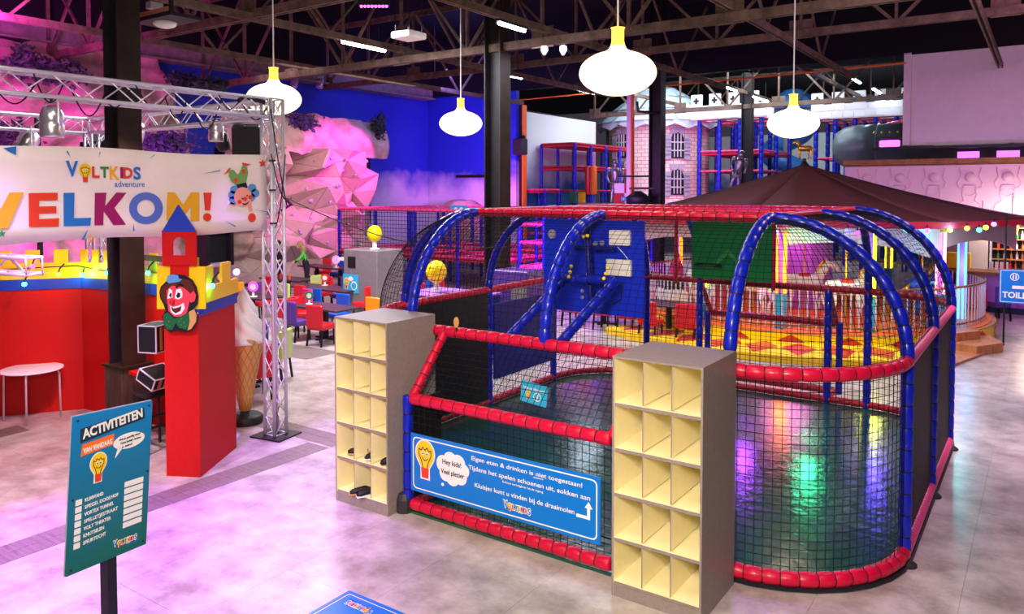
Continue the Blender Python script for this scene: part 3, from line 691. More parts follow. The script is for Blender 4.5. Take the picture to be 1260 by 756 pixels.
# ================================================================ SHOE CUBBIES
def cubby(x, y, lb):
    W, D, H = .785, .765, 2.03
    t = thing('shoe_cubby', lb, 'shelf', (x, y, 0)); e = .018
    ins = ['cubby_edge', 'cubby_in']
    def board_(nm, c, d, fm):  # edges grey-brown, faces that look inside are cream
        mb = MB().box(c, d); mb.mi = [1 if k in fm else 0 for k in range(6)]; return mb.build(nm, ins, t)
    # faces: 0 bottom 1 top 2 -y 3 +x 4 +y 5 -x
    board_('side_panel', (e/2, D/2, H/2-e/2), (e, D, H-e), (3,)); board_('side_panel', (W-e/2, D/2, H/2-e/2), (e, D, H-e), (5,))
    board_('back_panel', (W/2, D-.005, H/2), (W-2*e, .01, H-.02), (2,)); board_('top_panel', (W/2, D/2, H-e/2), (W, D, e), (0,))
    MB().box((W/2, .012, .05), (W-2*e, .02, .10)).build('plinth', 'cubby_edge', t)
    for k in range(5): z = .11+k*(H-.11-e)/5; board_('shelf_board', (W/2, D/2, z-e/2 if k else z), (W-2*e, D-.02, .028), (0, 1))
    hh = (H-.11-e)/5
    for k in range(5):
        for j in (1, 2): board_('divider', (e+(W-2*e)*j/3, D/2+.002, .125+k*hh+(hh-.03)/2), (.010, D-.04, hh-.03), (3, 5))
    return t
c2 = cubby(-2.95, 5.71, 'cream-lined shoe cubby nearest the viewer, right of the rules sign, empty')
c1 = cubby(-6.37, 5.77, 'cream-lined shoe cubby left of the rules sign, with shoes in its lower holes')
def shoe(kind, x, y, z, rz, lb, tilt=0):
    t = thing('shoe', lb, 'shoe', (x, y, z), rz, group=None)
    a = MB(); a.path([(-.10, 0, .03), (-.05, 0, .045), (.02, 0, .04), (.08, 0, .028), (.115, 0, .022)], [.03, .036, .032, .034, .02], 8); a.build('upper', 'black', t, True)
    MB().prism([(-.12, -.03), (-.04, -.028), (.05, -.038), (.12, -.02), (.12, .02), (.05, .038), (-.04, .028), (-.12, .03)], Matrix(), .016).build('sole', kind, t)
    t.rotation_euler = (0, tilt, rz); return t
hh = (2.03-.11-.018)/5
def hole(col, row): return -6.37+.018+(.75/3)*(col+.5), .125+row*hh
for col, row, dx, rz, kd, lb in ((0, 1, .05, .9, 'tan', 'tan-soled black shoe in the left hole of the second row from the bottom'), (1, 1, .03, 1.5, 'white', 'black shoe with pale sole in the middle hole of the second row from the bottom'), (2, 1, .04, 1.2, 'black', 'all-black shoe in the right hole of the second row from the bottom'),
        (1, 0, -.06, 1.0, 'tan', 'left shoe of the pair hanging out of the bottom middle hole'), (1, 0, .04, 1.15, 'white', 'right shoe of the pair hanging out of the bottom middle hole')):
    x, z = hole(col, row); shoe(kd, x+dx, 5.77+(.16 if row else .05), z+.005, rz-PI, lb)
# ================================================================ BLUE MAT, ACTIVITY SIGN
T = Matrix.Translation((-4.82, 4.49, .012)); T = Matrix(((1, 0, 0), (0, 1, 0), (0, 0, 1))).to_4x4(); T.translation = (-4.80, 4.49, .012)
mt = thing('floor_mat', 'blue floor mat with white border and logo at the bottom edge', 'mat', (-4.8, 4.49, 0), world=True)
MB().prism(rrect(0, -1.0, 1.5, 0, .02), T, .012, -.012).build('mat_body', 'sign_blue', mt)
o = rrect(.04, -.96, 1.46, -.04, .02); i_ = rrect(.048, -.952, 1.452, -.048, .02); n = len(o)
MB().add([T @ Vector((*p, .001)) for p in o]+[T @ Vector((*p, .001)) for p in i_], [(k, (k+1) % n, n+(k+1) % n, n+k) for k in range(n)]).build('border', 'white', mt)
T2 = T @ Matrix.Translation((.42, -.13, 0)) @ Matrix.Rotation(PI, 4, 'Z'); logo(T2, 0, 0, .32, mt, outline=True)
O = Vector((-4.96, 2.35, 1.99)); xa = Vector((-.12, .58, -.045)).normalized(); za = xa.cross(Vector((0, 0, 1))).normalized(); ya = za.cross(xa)
T = Matrix((xa, ya, za)).transposed().to_4x4(); T.translation = O
sg = thing('activity_sign', 'blue to green standing sign headed ACTIVITEITEN on a dark post', 'sign', (-5.0, 2.6, 0), world=True)
W_, H_ = .60, .985
gm = bpy.data.materials.new('sign_gradient'); gm.use_nodes = True; nt = gm.node_tree; bb = nt.nodes['Principled BSDF']; bb.inputs['Roughness'].default_value = .4
tc = nt.nodes.new('ShaderNodeTexCoord'); sp = nt.nodes.new('ShaderNodeSeparateXYZ'); nt.links.new(tc.outputs['Object'], sp.inputs[0])
mr = nt.nodes.new('ShaderNodeMapRange'); mr.inputs[1].default_value = 1.0; mr.inputs[2].default_value = 1.95; nt.links.new(sp.outputs[2], mr.inputs[0])
mx = nt.nodes.new('ShaderNodeMix'); mx.data_type = 'RGBA'; mx.inputs[6].default_value = (0, .12, .09, 1); mx.inputs[7].default_value = (0, .19, .52, 1)
nt.links.new(mr.outputs[0], mx.inputs[0]); nt.links.new(mx.outputs[2], bb.inputs['Base Color']); M['sign_gradient'] = gm
MB().prism(rrect(0, -H_, W_, 0, .006), T, .014, -.014).build('panel', 'sign_gradient', sg)
MB().prism(rrect(-.004, -H_-.004, W_+.004, .004, .006), T, .006, -.021).build('panel_edge', 'alu', sg)
pc = T @ Vector((.345, -.9, -.064)); MB().box((pc.x, pc.y, .6), (.07, .07, 1.2), rz=.2).build('post', 'steel_dark', sg); MB().box((pc.x, pc.y, .015), (.4, .4, .03), rz=.2).build('base_plate', 'steel_dark', sg)
for x, y in ((.03, -.03), (W_-.03, -.03), (.03, -H_+.03), (W_-.03, -H_+.03), (.02, -.52), (W_-.02, -.48)): MB().prism(circ(x, y, .007, n=8), T, .004).build('screw', 'steel_brown', sg)
MB().prism([(.055, -.175), (.05, -.085), (.53, -.035), (.54, -.11), (.30, -.14)], T, .001, .001).build('title_band', 'navy', sg)
text('lettering', 'ACTIVITEITEN', T, .068, -.150, .060, 'white', sg, z0=.003, bold=.035, w_=.455, rot=R(7))
MB().prism([(.06, -.26), (.07, -.185), (.30, -.165), (.30, -.235)], T, .001, .001).build('orange_band', 'orange', sg)
text('lettering', 'VAN VANDAAG', T, .078, -.245, .034, 'white', sg, bold=.02, w_=.21, rot=R(5))
sb = MB(); sb.prism(circ(.42, -.235, .125, .052, 26), T, .001, .001); sb.prism([(.335, -.26), (.315, -.33), (.37, -.275)], T, .001, .001); sb.build('speech_bubble', 'white', sg)
for k, s in enumerate(("Heb je gezellig weer?", "Onze buddy's komen", "je halen!")): text('lettering', s, T, .34+k*.012, -.222-k*.026, .014, 'ink', sg, w_=(.17, .16, .08)[k], rot=R(4))
bulb(T, .19, -.36, .19, sg)
for k, s in enumerate(('KLIMWAND', 'SPIEGEL DOOLHOF', 'VORTEX TUNNEL', 'SPELLETJESTRAAT', 'VOLT THEATER', 'KNUTSELEN', 'SPEURTOCHT')):
    y = -.545-k*.045; MB().prism(rrect(.04, y-.018, .085, y+.018, .004), T, .001, .001).build('tick_box', 'white', sg)
    text('lettering', s, T, .105, y-.008, .023, 'white', sg, bold=.015, w_=len(s)*.0165, rot=R(3))
    MB().prism(rrect(.40, y+.0, .55, y+.036, .003), T, .001, .001).build('write_in_field', 'white', sg)
logo(T, .33, -.915, .20, sg, outline=True)
# ================================================================ WHITE STOOL TABLE
t = thing('side_table', 'white oval table on thin legs before the red wall', 'table', (-12.38, 5.28, 0))
MB().lathe([(.0, .735), (.40, .735), (.42, .745), (.42, .755), (.40, .762), (0, .762)], seg=36, cap=False).build('tabletop', 'table_white', t, True)
for a in (R(55), R(145), R(235), R(325)):
    MB().path([(.22*math.cos(a), .22*math.sin(a), .73), (.33*math.cos(a), .33*math.sin(a), .72), (.36*math.cos(a), .36*math.sin(a), .66), (.37*math.cos(a), .37*math.sin(a), 0)], .014, 8).build('leg', 'alu', t, True)
MB().box((0, 0, .715), (.5, .08, .03)).build('under_frame', 'steel_dark', t)
# ================================================================ CASTLE BOOTH
cw = thing('castle_wall', 'red wall with blue band and yellow battlements around the booth', 'wall', (-12, 5.5, 0), world=True)
path = [(-14.6, 2.6), (-12.94, 5.07), (-12.29, 6.0), (-11.77, 6.09), (-10.3, 6.2), (-9.2, 6.1)]
for a, b in zip(path, path[1:]): MB().wall(a, b, 0, 1.92, .06).build('wall_panel', 'red_paint', cw)
for a, b in zip(path, path[1:]):
    A = Vector(a); B = Vector(b); nrm = Vector((B.y-A.y, A.x-B.x)).normalized()*.015
    MB().wall(A+nrm, B+nrm, 1.90, 2.06, .065).build('blue_band', 'blue_band', cw)
def crenel(a, b, T_, n, z0=2.06, z1=2.30, z2=2.5):
    a = Vector((a[0], a[1], 0)); b = Vector((b[0], b[1], 0)); L = (b-a).length; T = frame(a, b-a)
    P = [(0, z0)]; 
    for k in range(n):
        u0 = L*k/n; u1 = L*(k+.5)/n; u2 = L*(k+1)/n; P += [(u0, z2), (u1, z2), (u1, z1), (u2, z1)]
    P += [(L, z0)]; P2 = [(x, y) for x, y in P]
    mb = MB()
    for k in range(n):
        u0 = L*k/n; u1 = L*(k+.5)/n; u2 = L*(k+1)/n; mb.prism([(u0, z0), (u1, z0), (u1, z2), (u0, z2)], T, .03); mb.prism([(u1, z0), (u2, z0), (u2, z1), (u1, z1)], T, .03)
    return mb
for a, b in zip(path, path[1:]): crenel(a, b, None, max(2, round(math.dist(a, b)/.36))).build('battlement', 'yellow', cw)
tag(MB().box((-10.45, 6.10, 2.44), (.9, .05, .08)).build('rail_bar', 'wood_box'), 'dark wooden bar across the column at battlement height', 'bar')
# clown column
cc = thing('clown_column', 'red column with clown face, yellow crenels and blue-tipped tower cut-out', 'decoration', (-8.5, 5.6, 0), world=True)
P4 = [(-8.57, 5.11), (-8.19, 5.31), (-8.77, 6.22), (-9.15, 6.02)]
mb = MB(); mb.add([(x, y, 0) for x, y in P4]+[(x, y, 1.95) for x, y in P4], [(3,2,1,0), (4,5,6,7)]+[(i, (i+1) % 4, 4+(i+1) % 4, 4+i) for i in range(4)]); mb.build('column_body', 'red_paint', cc)
ex = (Vector(P4[1])-Vector(P4[0])).to_3d(); T = frame((-8.575, 5.095, 0), ex)
def pf(px, py, y_=None):  # pixel on the front plane -> local coordinates
    d = Vector(ray(px, py)); n_ = T.to_3x3() @ Vector((0, 0, 1)); o_ = T.translation-Vector((0, 0, 3.4)); t_ = o_.dot(n_)/d.dot(n_); l = T.inverted() @ (Vector((0, 0, 3.4))+d*t_); return (l.x, l.y)
def pl(nm, pts, m, z0=.01, th=.02, parent=cc): return MB().prism([pf(*p) for p in pts], T, th, z0).build(nm, m, parent)
pl('yellow_board', [(194.5, 380), (254, 380), (254, 328), (233.5, 328), (233.5, 336), (212, 336), (212, 327), (194.5, 327)], 'yellow', .004, .02)
tb = MB(); 
hw = [pf(215+x, 296+y) for x, y in ((0, 18), (0, 3), (1.5, -1), (5, -4), (8, -4.5), (12, -3), (15, 1), (15.5, 5), (15.5, 18))]
def holed(mb, x0, y0, x1, y1, hx0, hy0, hx1, hy1, z0, th):
    for q in ((x0, y0, hx0, y1), (hx1, y0, x1, y1), (hx0, y0, hx1, hy0), (hx0, hy1, hx1, y1)): mb.prism([(q[0], q[1]), (q[2], q[1]), (q[2], q[3]), (q[0], q[3])], T, th, z0)
A_ = pf(202.5, 327); B_ = pf(243.5, 284); H0 = pf(215, 314); H1 = pf(230.5, 292)
holed(tb, A_[0], A_[1], B_[0], B_[1], H0[0], H0[1], H1[0], H1[1], .026, .022)
tb.prism([(H0[0], H1[1]), (H0[0], H1[1]-.05), (H0[0]+.03, H1[1]-.012), (H0[0]+.06, H1[1])], T, .022, .026)
tb.prism([(H1[0], H1[1]), (H1[0]-.06, H1[1]), (H1[0]-.03, H1[1]-.012), (H1[0], H1[1]-.05)], T, .022, .026)
tb.prism([pf(212, 340), pf(234, 340), pf(234, 326), pf(212, 326)], T, .022, .026)
tb.build('tower_cutout', 'red_paint', cc)
pl('tower_roof', [(202, 285), (243.8, 285), (221.8, 252)], 'blue_band', .026, .026)
pl('blue_strip', [(205, 389), (247, 384), (247, 371), (205, 376)], 'blue_band', .005, .012)
tb = MB(); tb.wall((-8.17, 5.32), (-8.75, 6.23), 1.93, 2.07, .03); tb.build('blue_band', 'blue_band', cc)
crenel((-8.18, 5.36), (-8.76, 6.24), None, 2, 2.07, 2.26, 2.5).build('battlement', 'yellow', cc)
# clown face plaque, layered flat cut-outs
cf = thing('clown_face', 'painted wooden clown face plaque with green bow tie on the red column', 'decoration', tuple(T @ Vector((.2, 1.9, .05))), world=True)
def c3(x, y): return (180+x/3.4375, 220+y/3.4375)
def face(nm, pts, m, lv): MB().prism([pf(*c3(*p)) for p in pts], T, .004, .05+lv*.004).build(nm, m, cf)
face('outline', [(66,480),(72,455),(95,432),(105,408),(135,402),(172,406),(205,425),(222,455),(230,495),(226,530),(212,545),(226,570),(228,605),(205,640),(180,646),(140,640),(110,646),(88,630),(78,580),(92,555),(84,530),(70,505)], 'ink', 0)
face('hair', [(70,480),(80,455),(105,438),(110,422),(165,420),(200,430),(216,462),(214,500),(190,520),(120,500),(98,530),(78,508)], 'hair_brown', 1)
face('hat', [(97,432),(104,408),(122,403),(146,406),(150,420),(164,424),(150,434),(110,440)], 'hair_blue', 2)
face('face', [(98,470),(120,450),(165,455),(195,480),(194,520),(185,560),(165,580),(130,580),(106,556),(100,510)], 'clown_pink', 2)
face('ear', [(196,485),(212,472),(222,490),(216,515),(200,522),(192,510)], 'clown_pink', 2)
face('eye_patch', [(102,505),(110,462),(122,470),(124,500)], 'white', 3); face('eye_patch', [(133,502),(140,466),(158,462),(166,480),(164,500),(148,508)], 'white', 3)
face('pupil', [(110,492),(115,480),(121,484),(119,500)], 'ink', 4); face('pupil', [(140,492),(148,478),(157,482),(156,497),(146,502)], 'ink', 4)
face('eyebrow', [(136,455),(155,440),(172,448),(170,454),(155,448),(140,462)], 'ink', 4)
face('mouth_paint', [(112,532),(124,540),(150,534),(170,522),(176,545),(160,568),(135,574),(118,560)], 'white', 3)
face('mouth', [(118,538),(130,546),(152,540),(162,534),(158,556),(138,566),(124,556)], 'hair_brown', 4)
MB().ball(T @ Vector((*pf(*c3(124, 517)), .075)), .032, 12, 8).build('nose', 'red_deep', cf, True)
face('bow_tie', [(86,572),(104,562),(128,588),(150,582),(190,562),(196,600),(182,636),(150,626),(138,606),(122,636),(98,634),(84,600)], 'bow_green', 2)
face('collar', [(192,560),(214,548),(224,575),(222,602),(202,632),(186,638),(196,600)], 'tan', 2)
dots = MB()
for x, y in ((98,585),(108,600),(100,615),(113,622),(160,590),(172,605),(160,615),(176,622),(150,600)): dots.prism([pf(*c3(x+2*math.cos(a), y+2*math.sin(a))) for a in [2*PI*k/8 for k in range(8)]][::-1], T, .002, .063)
dots.build('bow_dots', 'green_pants', cf)
# string of coloured bulbs along the band
for (px, py, c, lb, D) in ((30, 350, 'bulb_cyan', 'turquoise bulb below the truss end at the left edge', 12.2), (40, 328, 'bulb_pink', 'pink-violet bulb next to the truss end', 12.4), (72, 338, 'bulb_orange', 'orange bulb left of the wall corner', 12.6), (102, 338, 'bulb_cyan', 'turquoise bulb at the wall corner', 12.8), (118, 328, 'bulb_yellow', 'warm yellow bulb right of the wall corner', 12.7), (132, 336, 'bulb_cyan', 'turquoise bulb touching the left side of the column', 12.4), (182, 336, 'bulb_cyan', 'turquoise bulb right of the column', 11.8), (261, 352, 'bulb_cyan', 'turquoise bulb on the right side of the clown column', 10.0)):
    p = atd(px, py, D*.93); t = thing('string_bulb', lb, 'light bulb', p); MB().ball((0, 0, 0), .035, 10, 8).build('bulb_glass', c, t, True); MB().path([(0, 0, .03), (0, .02, .09), (.02, .08, .16)], .012, 6).build('bulb_socket', 'black', t)
    cl_ = {'bulb_cyan': (.1, 1, .7), 'bulb_pink': (1, .2, .9), 'bulb_orange': (1, .3, .05), 'bulb_yellow': (1, .7, .2)}[c]; point(p+Vector((.06, -.08, .0)), cl_, 3.2, .05)
mb = MB(); mb.path([(-14, 3.3, 2.3), (-12.9, 5.0, 2.22), (-12.25, 5.9, 2.25), (-11.7, 6.0, 2.2), (-10.4, 6.08, 2.24), (-9.2, 6.0, 2.2)], .01, 5); tag(mb.build('bulb_cable', 'black'), 'black cable linking the coloured bulbs along the battlements', 'cable')
# flight cases and stool inside the booth
def fcase(px, py, D, rx, ry, rz, d, lb):
    p = atd(px, py, D); t = thing('flight_case', lb, 'case', p, rz); t.rotation_euler = (rx, ry, rz)
    MB().box((0, 0, 0), d).build('case_body', 'black', t); e = MB(); x, y, z = d[0]/2, d[1]/2, d[2]/2
    for a in (-x, x):
        for b in (-y, y): e.box((a, b, 0), (.014, .014, d[2]+.01))
    for a in (-x, x):
        for b in (-z, z): e.box((a, 0, b), (.014, d[1]+.01, .014))
    for a in (-y, y):
        for b in (-z, z): e.box((0, a, b), (d[0]+.01, .014, .014))
    e.build('edge_trim', 'alu', t)
    for k in (-1, 0, 1): MB().box((x+.004, k*y*.5, 0), (.008, d[1]*.12, d[2]*.85)).build('case_rib', 'case_orange', t)
    return t
fcase(193, 415, 9.7, 0, 0, R(20), (.26, .34, .33), 'black flight case on the booth shelf left of the red column'); fcase(194, 464, 9.9, 0, R(24), R(10), (.30, .36, .15), 'low black flight case tilted behind the red column')
p = atz(198, 555); t = thing('bar_stool', 'black stool half hidden behind the red column', 'stool', (p.x-.15, p.y, 0)); MB().rbox((0, 0, .74), (.38, .38, .05), .02).build('seat', 'black', t)
for a in (-.17, .17):
    for b in (-.17, .17): MB().beam((a*1.1, b*1.1, 0), (a, b, .72), .03, .03).build('leg', 'black', t)
for z in (.3, .45): MB().box((0, -.17, z), (.34, .025, .03)).build('footrest', 'black', t); MB().box((.17, 0, z+.04), (.025, .34, .03)).build('footrest', 'black', t)
tag(MB().wall((-10.25, 5.85), (-9.4, 5.75), .9, .94, .5).build('booth_shelf', 'red_paint'), 'red shelf inside the booth carrying the flight cases', 'shelf')
# ================================================================ ALUMINIUM STAGE TRUSS
def truss_run(a, b, name, lb, s=.24, step=.3, cat='truss', up=Vector((0, 0, 1)), rt=.024, base=False):
    a = Vector(a); b = Vector(b); d = (b-a); L = d.length; d.normalize()
    sd = d.cross(up); sd = sd.normalized() if sd.length > .01 else Vector((1, 0, 0)); u = sd.cross(d).normalized()
    t = thing(name, lb, cat, tuple(a), world=True); h = s/2
    cs = [sd*h+u*h, -sd*h+u*h, -sd*h-u*h, sd*h-u*h]
    for c_ in cs: MB().tube(a+c_, b+c_, rt, 8).build('chord', 'alu', t, True)
    n = max(1, round(L/step)); br = MB()
    for f in range(4):
        p, q = cs[f], cs[(f+1) % 4]
        for k in range(n):
            x0 = a+d*(L*k/n); x1 = a+d*(L*(k+1)/n); 
            br.tube(x0+(p if k % 2 else q), x1+(q if k % 2 else p), .009, 5)
            if f % 2 == 0: br.tube(x0+(q if k % 2 else p), x1+(p if k % 2 else q), .009, 5)
    for k in (0, n):
        x0 = a+d*(L*k/n)
        for f in range(4): br.tube(x0+cs[f], x0+cs[(f+1) % 4], .011, 5)
    br.build('lacing', 'alu', t, True)
    if base: MB().box((a.x, a.y, .012), (.52, .46, .02), rz=R(10)).build('base_plate', 'steel_dark', t)
    return t
tw = truss_run((-8.75, 6.84, .03), (-8.75, 6.84, 4.65), 'truss_tower', 'upright aluminium lighting-truss tower on a black base plate', s=.20, base=True, up=Vector((0, 1, 0)), step=.27)
truss_run((-8.72, 6.65, 4.51), (-8.72, 1.2, 4.51), 'lighting_truss', 'long aluminium lighting truss above the welcome banner')
truss_run((-8.9, 6.8, 4.50), (-13.4, 6.8, 4.50), 'lighting_truss', 'aluminium truss running back from the tower behind the banner truss')
truss_run((-13.5, 6.7, 4.50), (-13.5, 1.4, 4.50), 'lighting_truss', 'aluminium truss at the back of the stage rig, before the rock wall')
truss_run((-13.6, 6.9, .0), (-13.6, 6.9, 4.4), 'truss_tower', 'rear aluminium truss tower behind the battlements', up=Vector((0, 1, 0)))
q = atd(42, 328, 9.3); truss_run(q, q+Vector((-1.6, -.25, 0)), 'truss_piece', 'aluminium truss end sticking in at the left edge below the banner', s=.20)
t = thing('support_post', 'thin black post between the trusses at the left', 'post', (*atd(46, 160, 13.6)[:2], 0)); MB().box((0, 0, 2.35), (.07, .07, 4.7)).build('post_body', 'black', t)
mb = MB()
def sagc(a, b, sag, r=.008, n=10):
    a = Vector(a); b = Vector(b); return mb.path([a.lerp(b, i/n)-Vector((0, 0, sag*math.sin(PI*i/n))) for i in range(n+1)], r, 5)
for k in range(14):
    y = 1.6+k*.36; sagc((-8.62, y, 4.62-(k % 3)*.1), (-8.62, y+.3+.1*(k % 2), 4.55), .14+.06*(k % 4))
sagc((-8.6, 6.7, 4.5), (-8.6, 6.95, 3.2), .1); sagc((-8.62, 6.95, 3.9), (-8.6, 6.75, 2.9), .2); sagc((-8.6, 6.7, 3.9), (-8.5, 6.95, 3.3), .25)
sagc((-8.6, 6.95, 3.3), (-6.3, 9.0, 2.6), .25)
tag(mb.build('cables', 'black'), 'black cables looped along the banner truss and tower', 'cable')
mb = MB(); mb.path([(-8.6,6.6,4.58),(-8.62,6.3,4.63),(-8.6,6.2,4.56)], .03, 6)
tag(mb.build('cable_coil', 'black'), 'coiled cable lying on the truss corner', 'cable')
# par cans
def parcan(p, top, lb, glow=None, aim=(0, 0), s=1.0, m='chrome'):
    t = thing('par_light', lb, 'stage light', p)
    mx = Matrix.Rotation(aim[0], 4, 'Z') @ Matrix.Rotation(aim[1], 4, 'X')
    MB().lathe([(.11*s, -.15*s), (.12*s, -.13*s), (.12*s, -.02*s), (.11*s, 0), (.12*s, .02*s), (.115*s, .10*s), (.08*s, .17*s), (.03*s, .19*s)], seg=20, mx=mx).build('can', m, t, True)
    MB().lathe([(0, -.148*s), (.10*s, -.148*s), (.10*s, -.152*s), (0, -.152*s)], seg=16, mx=mx, cap=False).build('lens', glow or 'glass', t)
    MB().path([(-.14*s, 0, 0), (-.14*s, 0, .22*s), (.14*s, 0, .22*s), (.14*s, 0, 0)], .012*s, 6).build('bracket', 'alu', t); MB().tube((0, 0, .22*s), (0, 0, max(.23*s, top-p.z)), .015*s, 6).build('hook', 'steel_dark', t)
TB = 4.385
parcan(atx(64, 152, -8.75), TB, 'large polished par lamp hanging over the banner at the left'); parcan(atx(32, 178, -13.4), TB, 'par lamp with greenish lens behind the left end of the banner', 'lens_white', (0, R(-30)), 1.3)
parcan(aty(168, 164, 6.75), TB, 'polished par lamp in front of the dark column', None, (R(30), R(-25))); parcan(aty(266, 163, 6.75), TB, 'polished par lamp left of the tilted black speaker', None, (0, 0), .9)
parcan(aty(274, 174, 6.9), TB, 'par lamp glowing bluish white against the speaker', 'lens_white', (R(40), R(35)), .8, 'steel_dark'); parcan(atx(131, 183, -13.4), TB, 'small par lamp with red light above the banner', 'lens_red', (R(10), R(-20)), .9, 'steel_dark')
for px in (362, 394): parcan(atx(px, 103, -23.9), 7.7, 'small chrome spotlight on the ledge beam, '+('left' if px == 362 else 'right')+' one', None, (0, R(-20)), 1.2)
for px, lb in ((670, 'left'), (693, 'right')):
    q = aty(px, 62, 15.9); t = thing('cup_light', lb+' small white cup spotlight below the second truss', 'spotlight', q); MB().lathe([(.03, .12), (.08, .1), (.09, 0), (.03, -.12)], seg=12).build('cup', 'offwhite', t, True); MB().tube((0, 0, .1), (0, 0, max(.2, 7.0-q.z)), .01, 5).build('stem', 'steel_dark', t)
def speaker(p, rz, tilt, lb, s=(.42, .36, .62)):
    t = thing('speaker', lb, 'speaker', p); t.rotation_euler = (tilt, 0, rz)
    MB().rbox((0, 0, 0), s, .03).build('cabinet', 'charcoal', t); MB().box((0, -s[1]/2-.006, 0), (s[0]*.9, .012, s[2]*.92)).build('grille', 'black', t); MB().box((0, s[1]/2-.05, s[2]/2+.10), (s[0]*.9, .03, .22)).build('bracket', 'alu', t)
speaker(aty(304, 175, 7.05), R(50), R(14), 'tilted black speaker hanging at the right end of the banner', (.40, .30, .50)); speaker(aty(118, 187, 7.1), R(30), 0, 'black speaker behind the banner next to the dark column', (.42, .3, .36))
# framed box high on the dark column
p = aty(205, 14, 6.6); t = thing('ceiling_crate', 'dark hanging frame with orange beam and pale dome, high beside the dark column', 'rack', p)
f = MB(); 
for z in (.3, -.13): f.box((0, 0, z), (1.0, .5, .05))
for x in (-.48, .48): f.box((x, -.22, .08), (.05, .05, .45))
f.build('frame', 'steel_dark', t); MB().box((0, -.24, -.06), (.9, .03, .06)).build('orange_beam', 'case_orange', t); MB().ball((-.05, 0, -.17), .17, 14, 8, (1, 1, .45)).build('dome', 'offwhite', t, True); MB().box((-.32, 0, .12), (.14, .2, .1)).build('clamp', 'alu', t)
# ================================================================ WELCOME BANNER
def by(px): return atx(px, 258, -8.70).y
T = frame((-8.70, 0, 0), (0, 1, 0)); T.translation = Vector((-8.70, 0, 0))
bn = thing('welcome_banner', 'wide white banner reading WELKOM! with coloured letters and a clown', 'banner', (-8.7, 4, 2.86), world=True)
y0, y1, z0, z1 = 1.5, 6.70, 2.86, 3.87
ny, nz = 40, 6; V = []; 
for i in range(ny+1):
    for j in range(nz+1):
        y = y0+(y1-y0)*i/ny; z = z0+(z1-z0)*j/nz; V.append((-8.705-.004-.003*math.sin(i*.9+j*.4), y, z+.015*math.sin(i*.35)))
Fs = [(i*(nz+1)+j, (i+1)*(nz+1)+j, (i+1)*(nz+1)+j+1, i*(nz+1)+j+1) for i in range(ny) for j in range(nz)]
cb = MB().add(V, Fs).build('cloth', 'banner_cloth', bn, True); sm_ = cb.modifiers.new('thickness', 'SOLIDIFY'); sm_.thickness = .003
def bp(px, py): q = atx(px, py, -8.70); return (q.y, q.z)
def flat(nm, pts, m, lv=0, par=None): return MB().prism([bp(*p) for p in pts][::-1] if False else [bp(*p) for p in pts], T, .0015, .002+.0018*lv).build(nm, m, par or bn)
def b2(x, y): return (x/3.5, 160+y/3.5)
for ch, pts, m in (
 ('V', [(-60,270),(-28,270),(0,345),(40,270),(101,268),(32,424),(-20,424)], 'orange_letter'),
 ('E', [(123,272),(248,270),(248,302),(168,304),(168,330),(242,328),(242,358),(168,360),(168,384),(254,380),(252,416),(124,418)], 'red_letter'),
 ('L', [(273,271),(320,270),(318,380),(392,378),(388,412),(274,415)], 'blue_letter'),
 ('K', [(408,271),(458,270),(452,328),(500,270),(544,270),(492,336),(542,408),(488,410),(446,350),(444,410),(406,411)], 'magenta_letter'),
 ('M', [(716,388),(720,268),(752,268),(788,322),(822,268),(858,268),(858,392),(820,392),(820,330),(790,372),(756,330),(752,392)], 'orange_letter'),
 ('!', [(876,270),(911,270),(905,346),(882,346)], 'red_letter')): flat('letter', [b2(*p) for p in pts], m)
o = MB(); n = 28; P1 = [bp(*b2(628+73*math.cos(2*PI*k/n), 337+69*math.sin(2*PI*k/n))) for k in range(n)]; P2 = [bp(*b2(628+38*math.cos(2*PI*k/n), 337+37*math.sin(2*PI*k/n))) for k in range(n)]
o.add([T @ Vector((*p, .003)) for p in P1]+[T @ Vector((*p, .003)) for p in P2], [(k, n+k, n+(k+1) % n, (k+1) % n) for k in range(n)]); o.build('letter', 'periwinkle', bn)
def fcirc(nm, x, y, r, m, lv, ry=None): return flat(nm, [b2(x+r*math.cos(2*PI*k/18), y+(ry or r)*math.sin(2*PI*k/18)) for k in range(18)], m, lv)
fcirc('letter_dot', 892, 376, 18, 'red_letter', 0)
L_ = bp(81, 215); logo(T, L_[0], bp(100, 218)[1], bp(180, 215)[0]-L_[0], bn)
def star(nm, x, y, r, m): flat(nm, [b2(x+(r if k % 2 == 0 else r*.42)*math.sin(PI*k/5), y-(r if k % 2 == 0 else r*.42)*math.cos(PI*k/5)) for k in range(10)], m)
star('star', 1130, 143, 18, 'red_letter'); star('star', 8, 447, 18, 'green_letter'); star('star', 390, 467, 15, 'orange_letter')
for q in (((285,92),(292,90),(304,118)), ((640,124),(664,106),(666,108)), ((870,190),(948,172),(948,176)), ((350,474),(378,428),(362,474)), ((572,434),(575,405),(579,437)), ((965,390),(1016,414),(1012,418)), ((424,118),(430,94),(432,96)), ((14,78),(70,70),(68,108)), ((1085,342),(1156,352),(1156,355))): flat('streak', [b2(*p) for p in q], 'blue_letter')
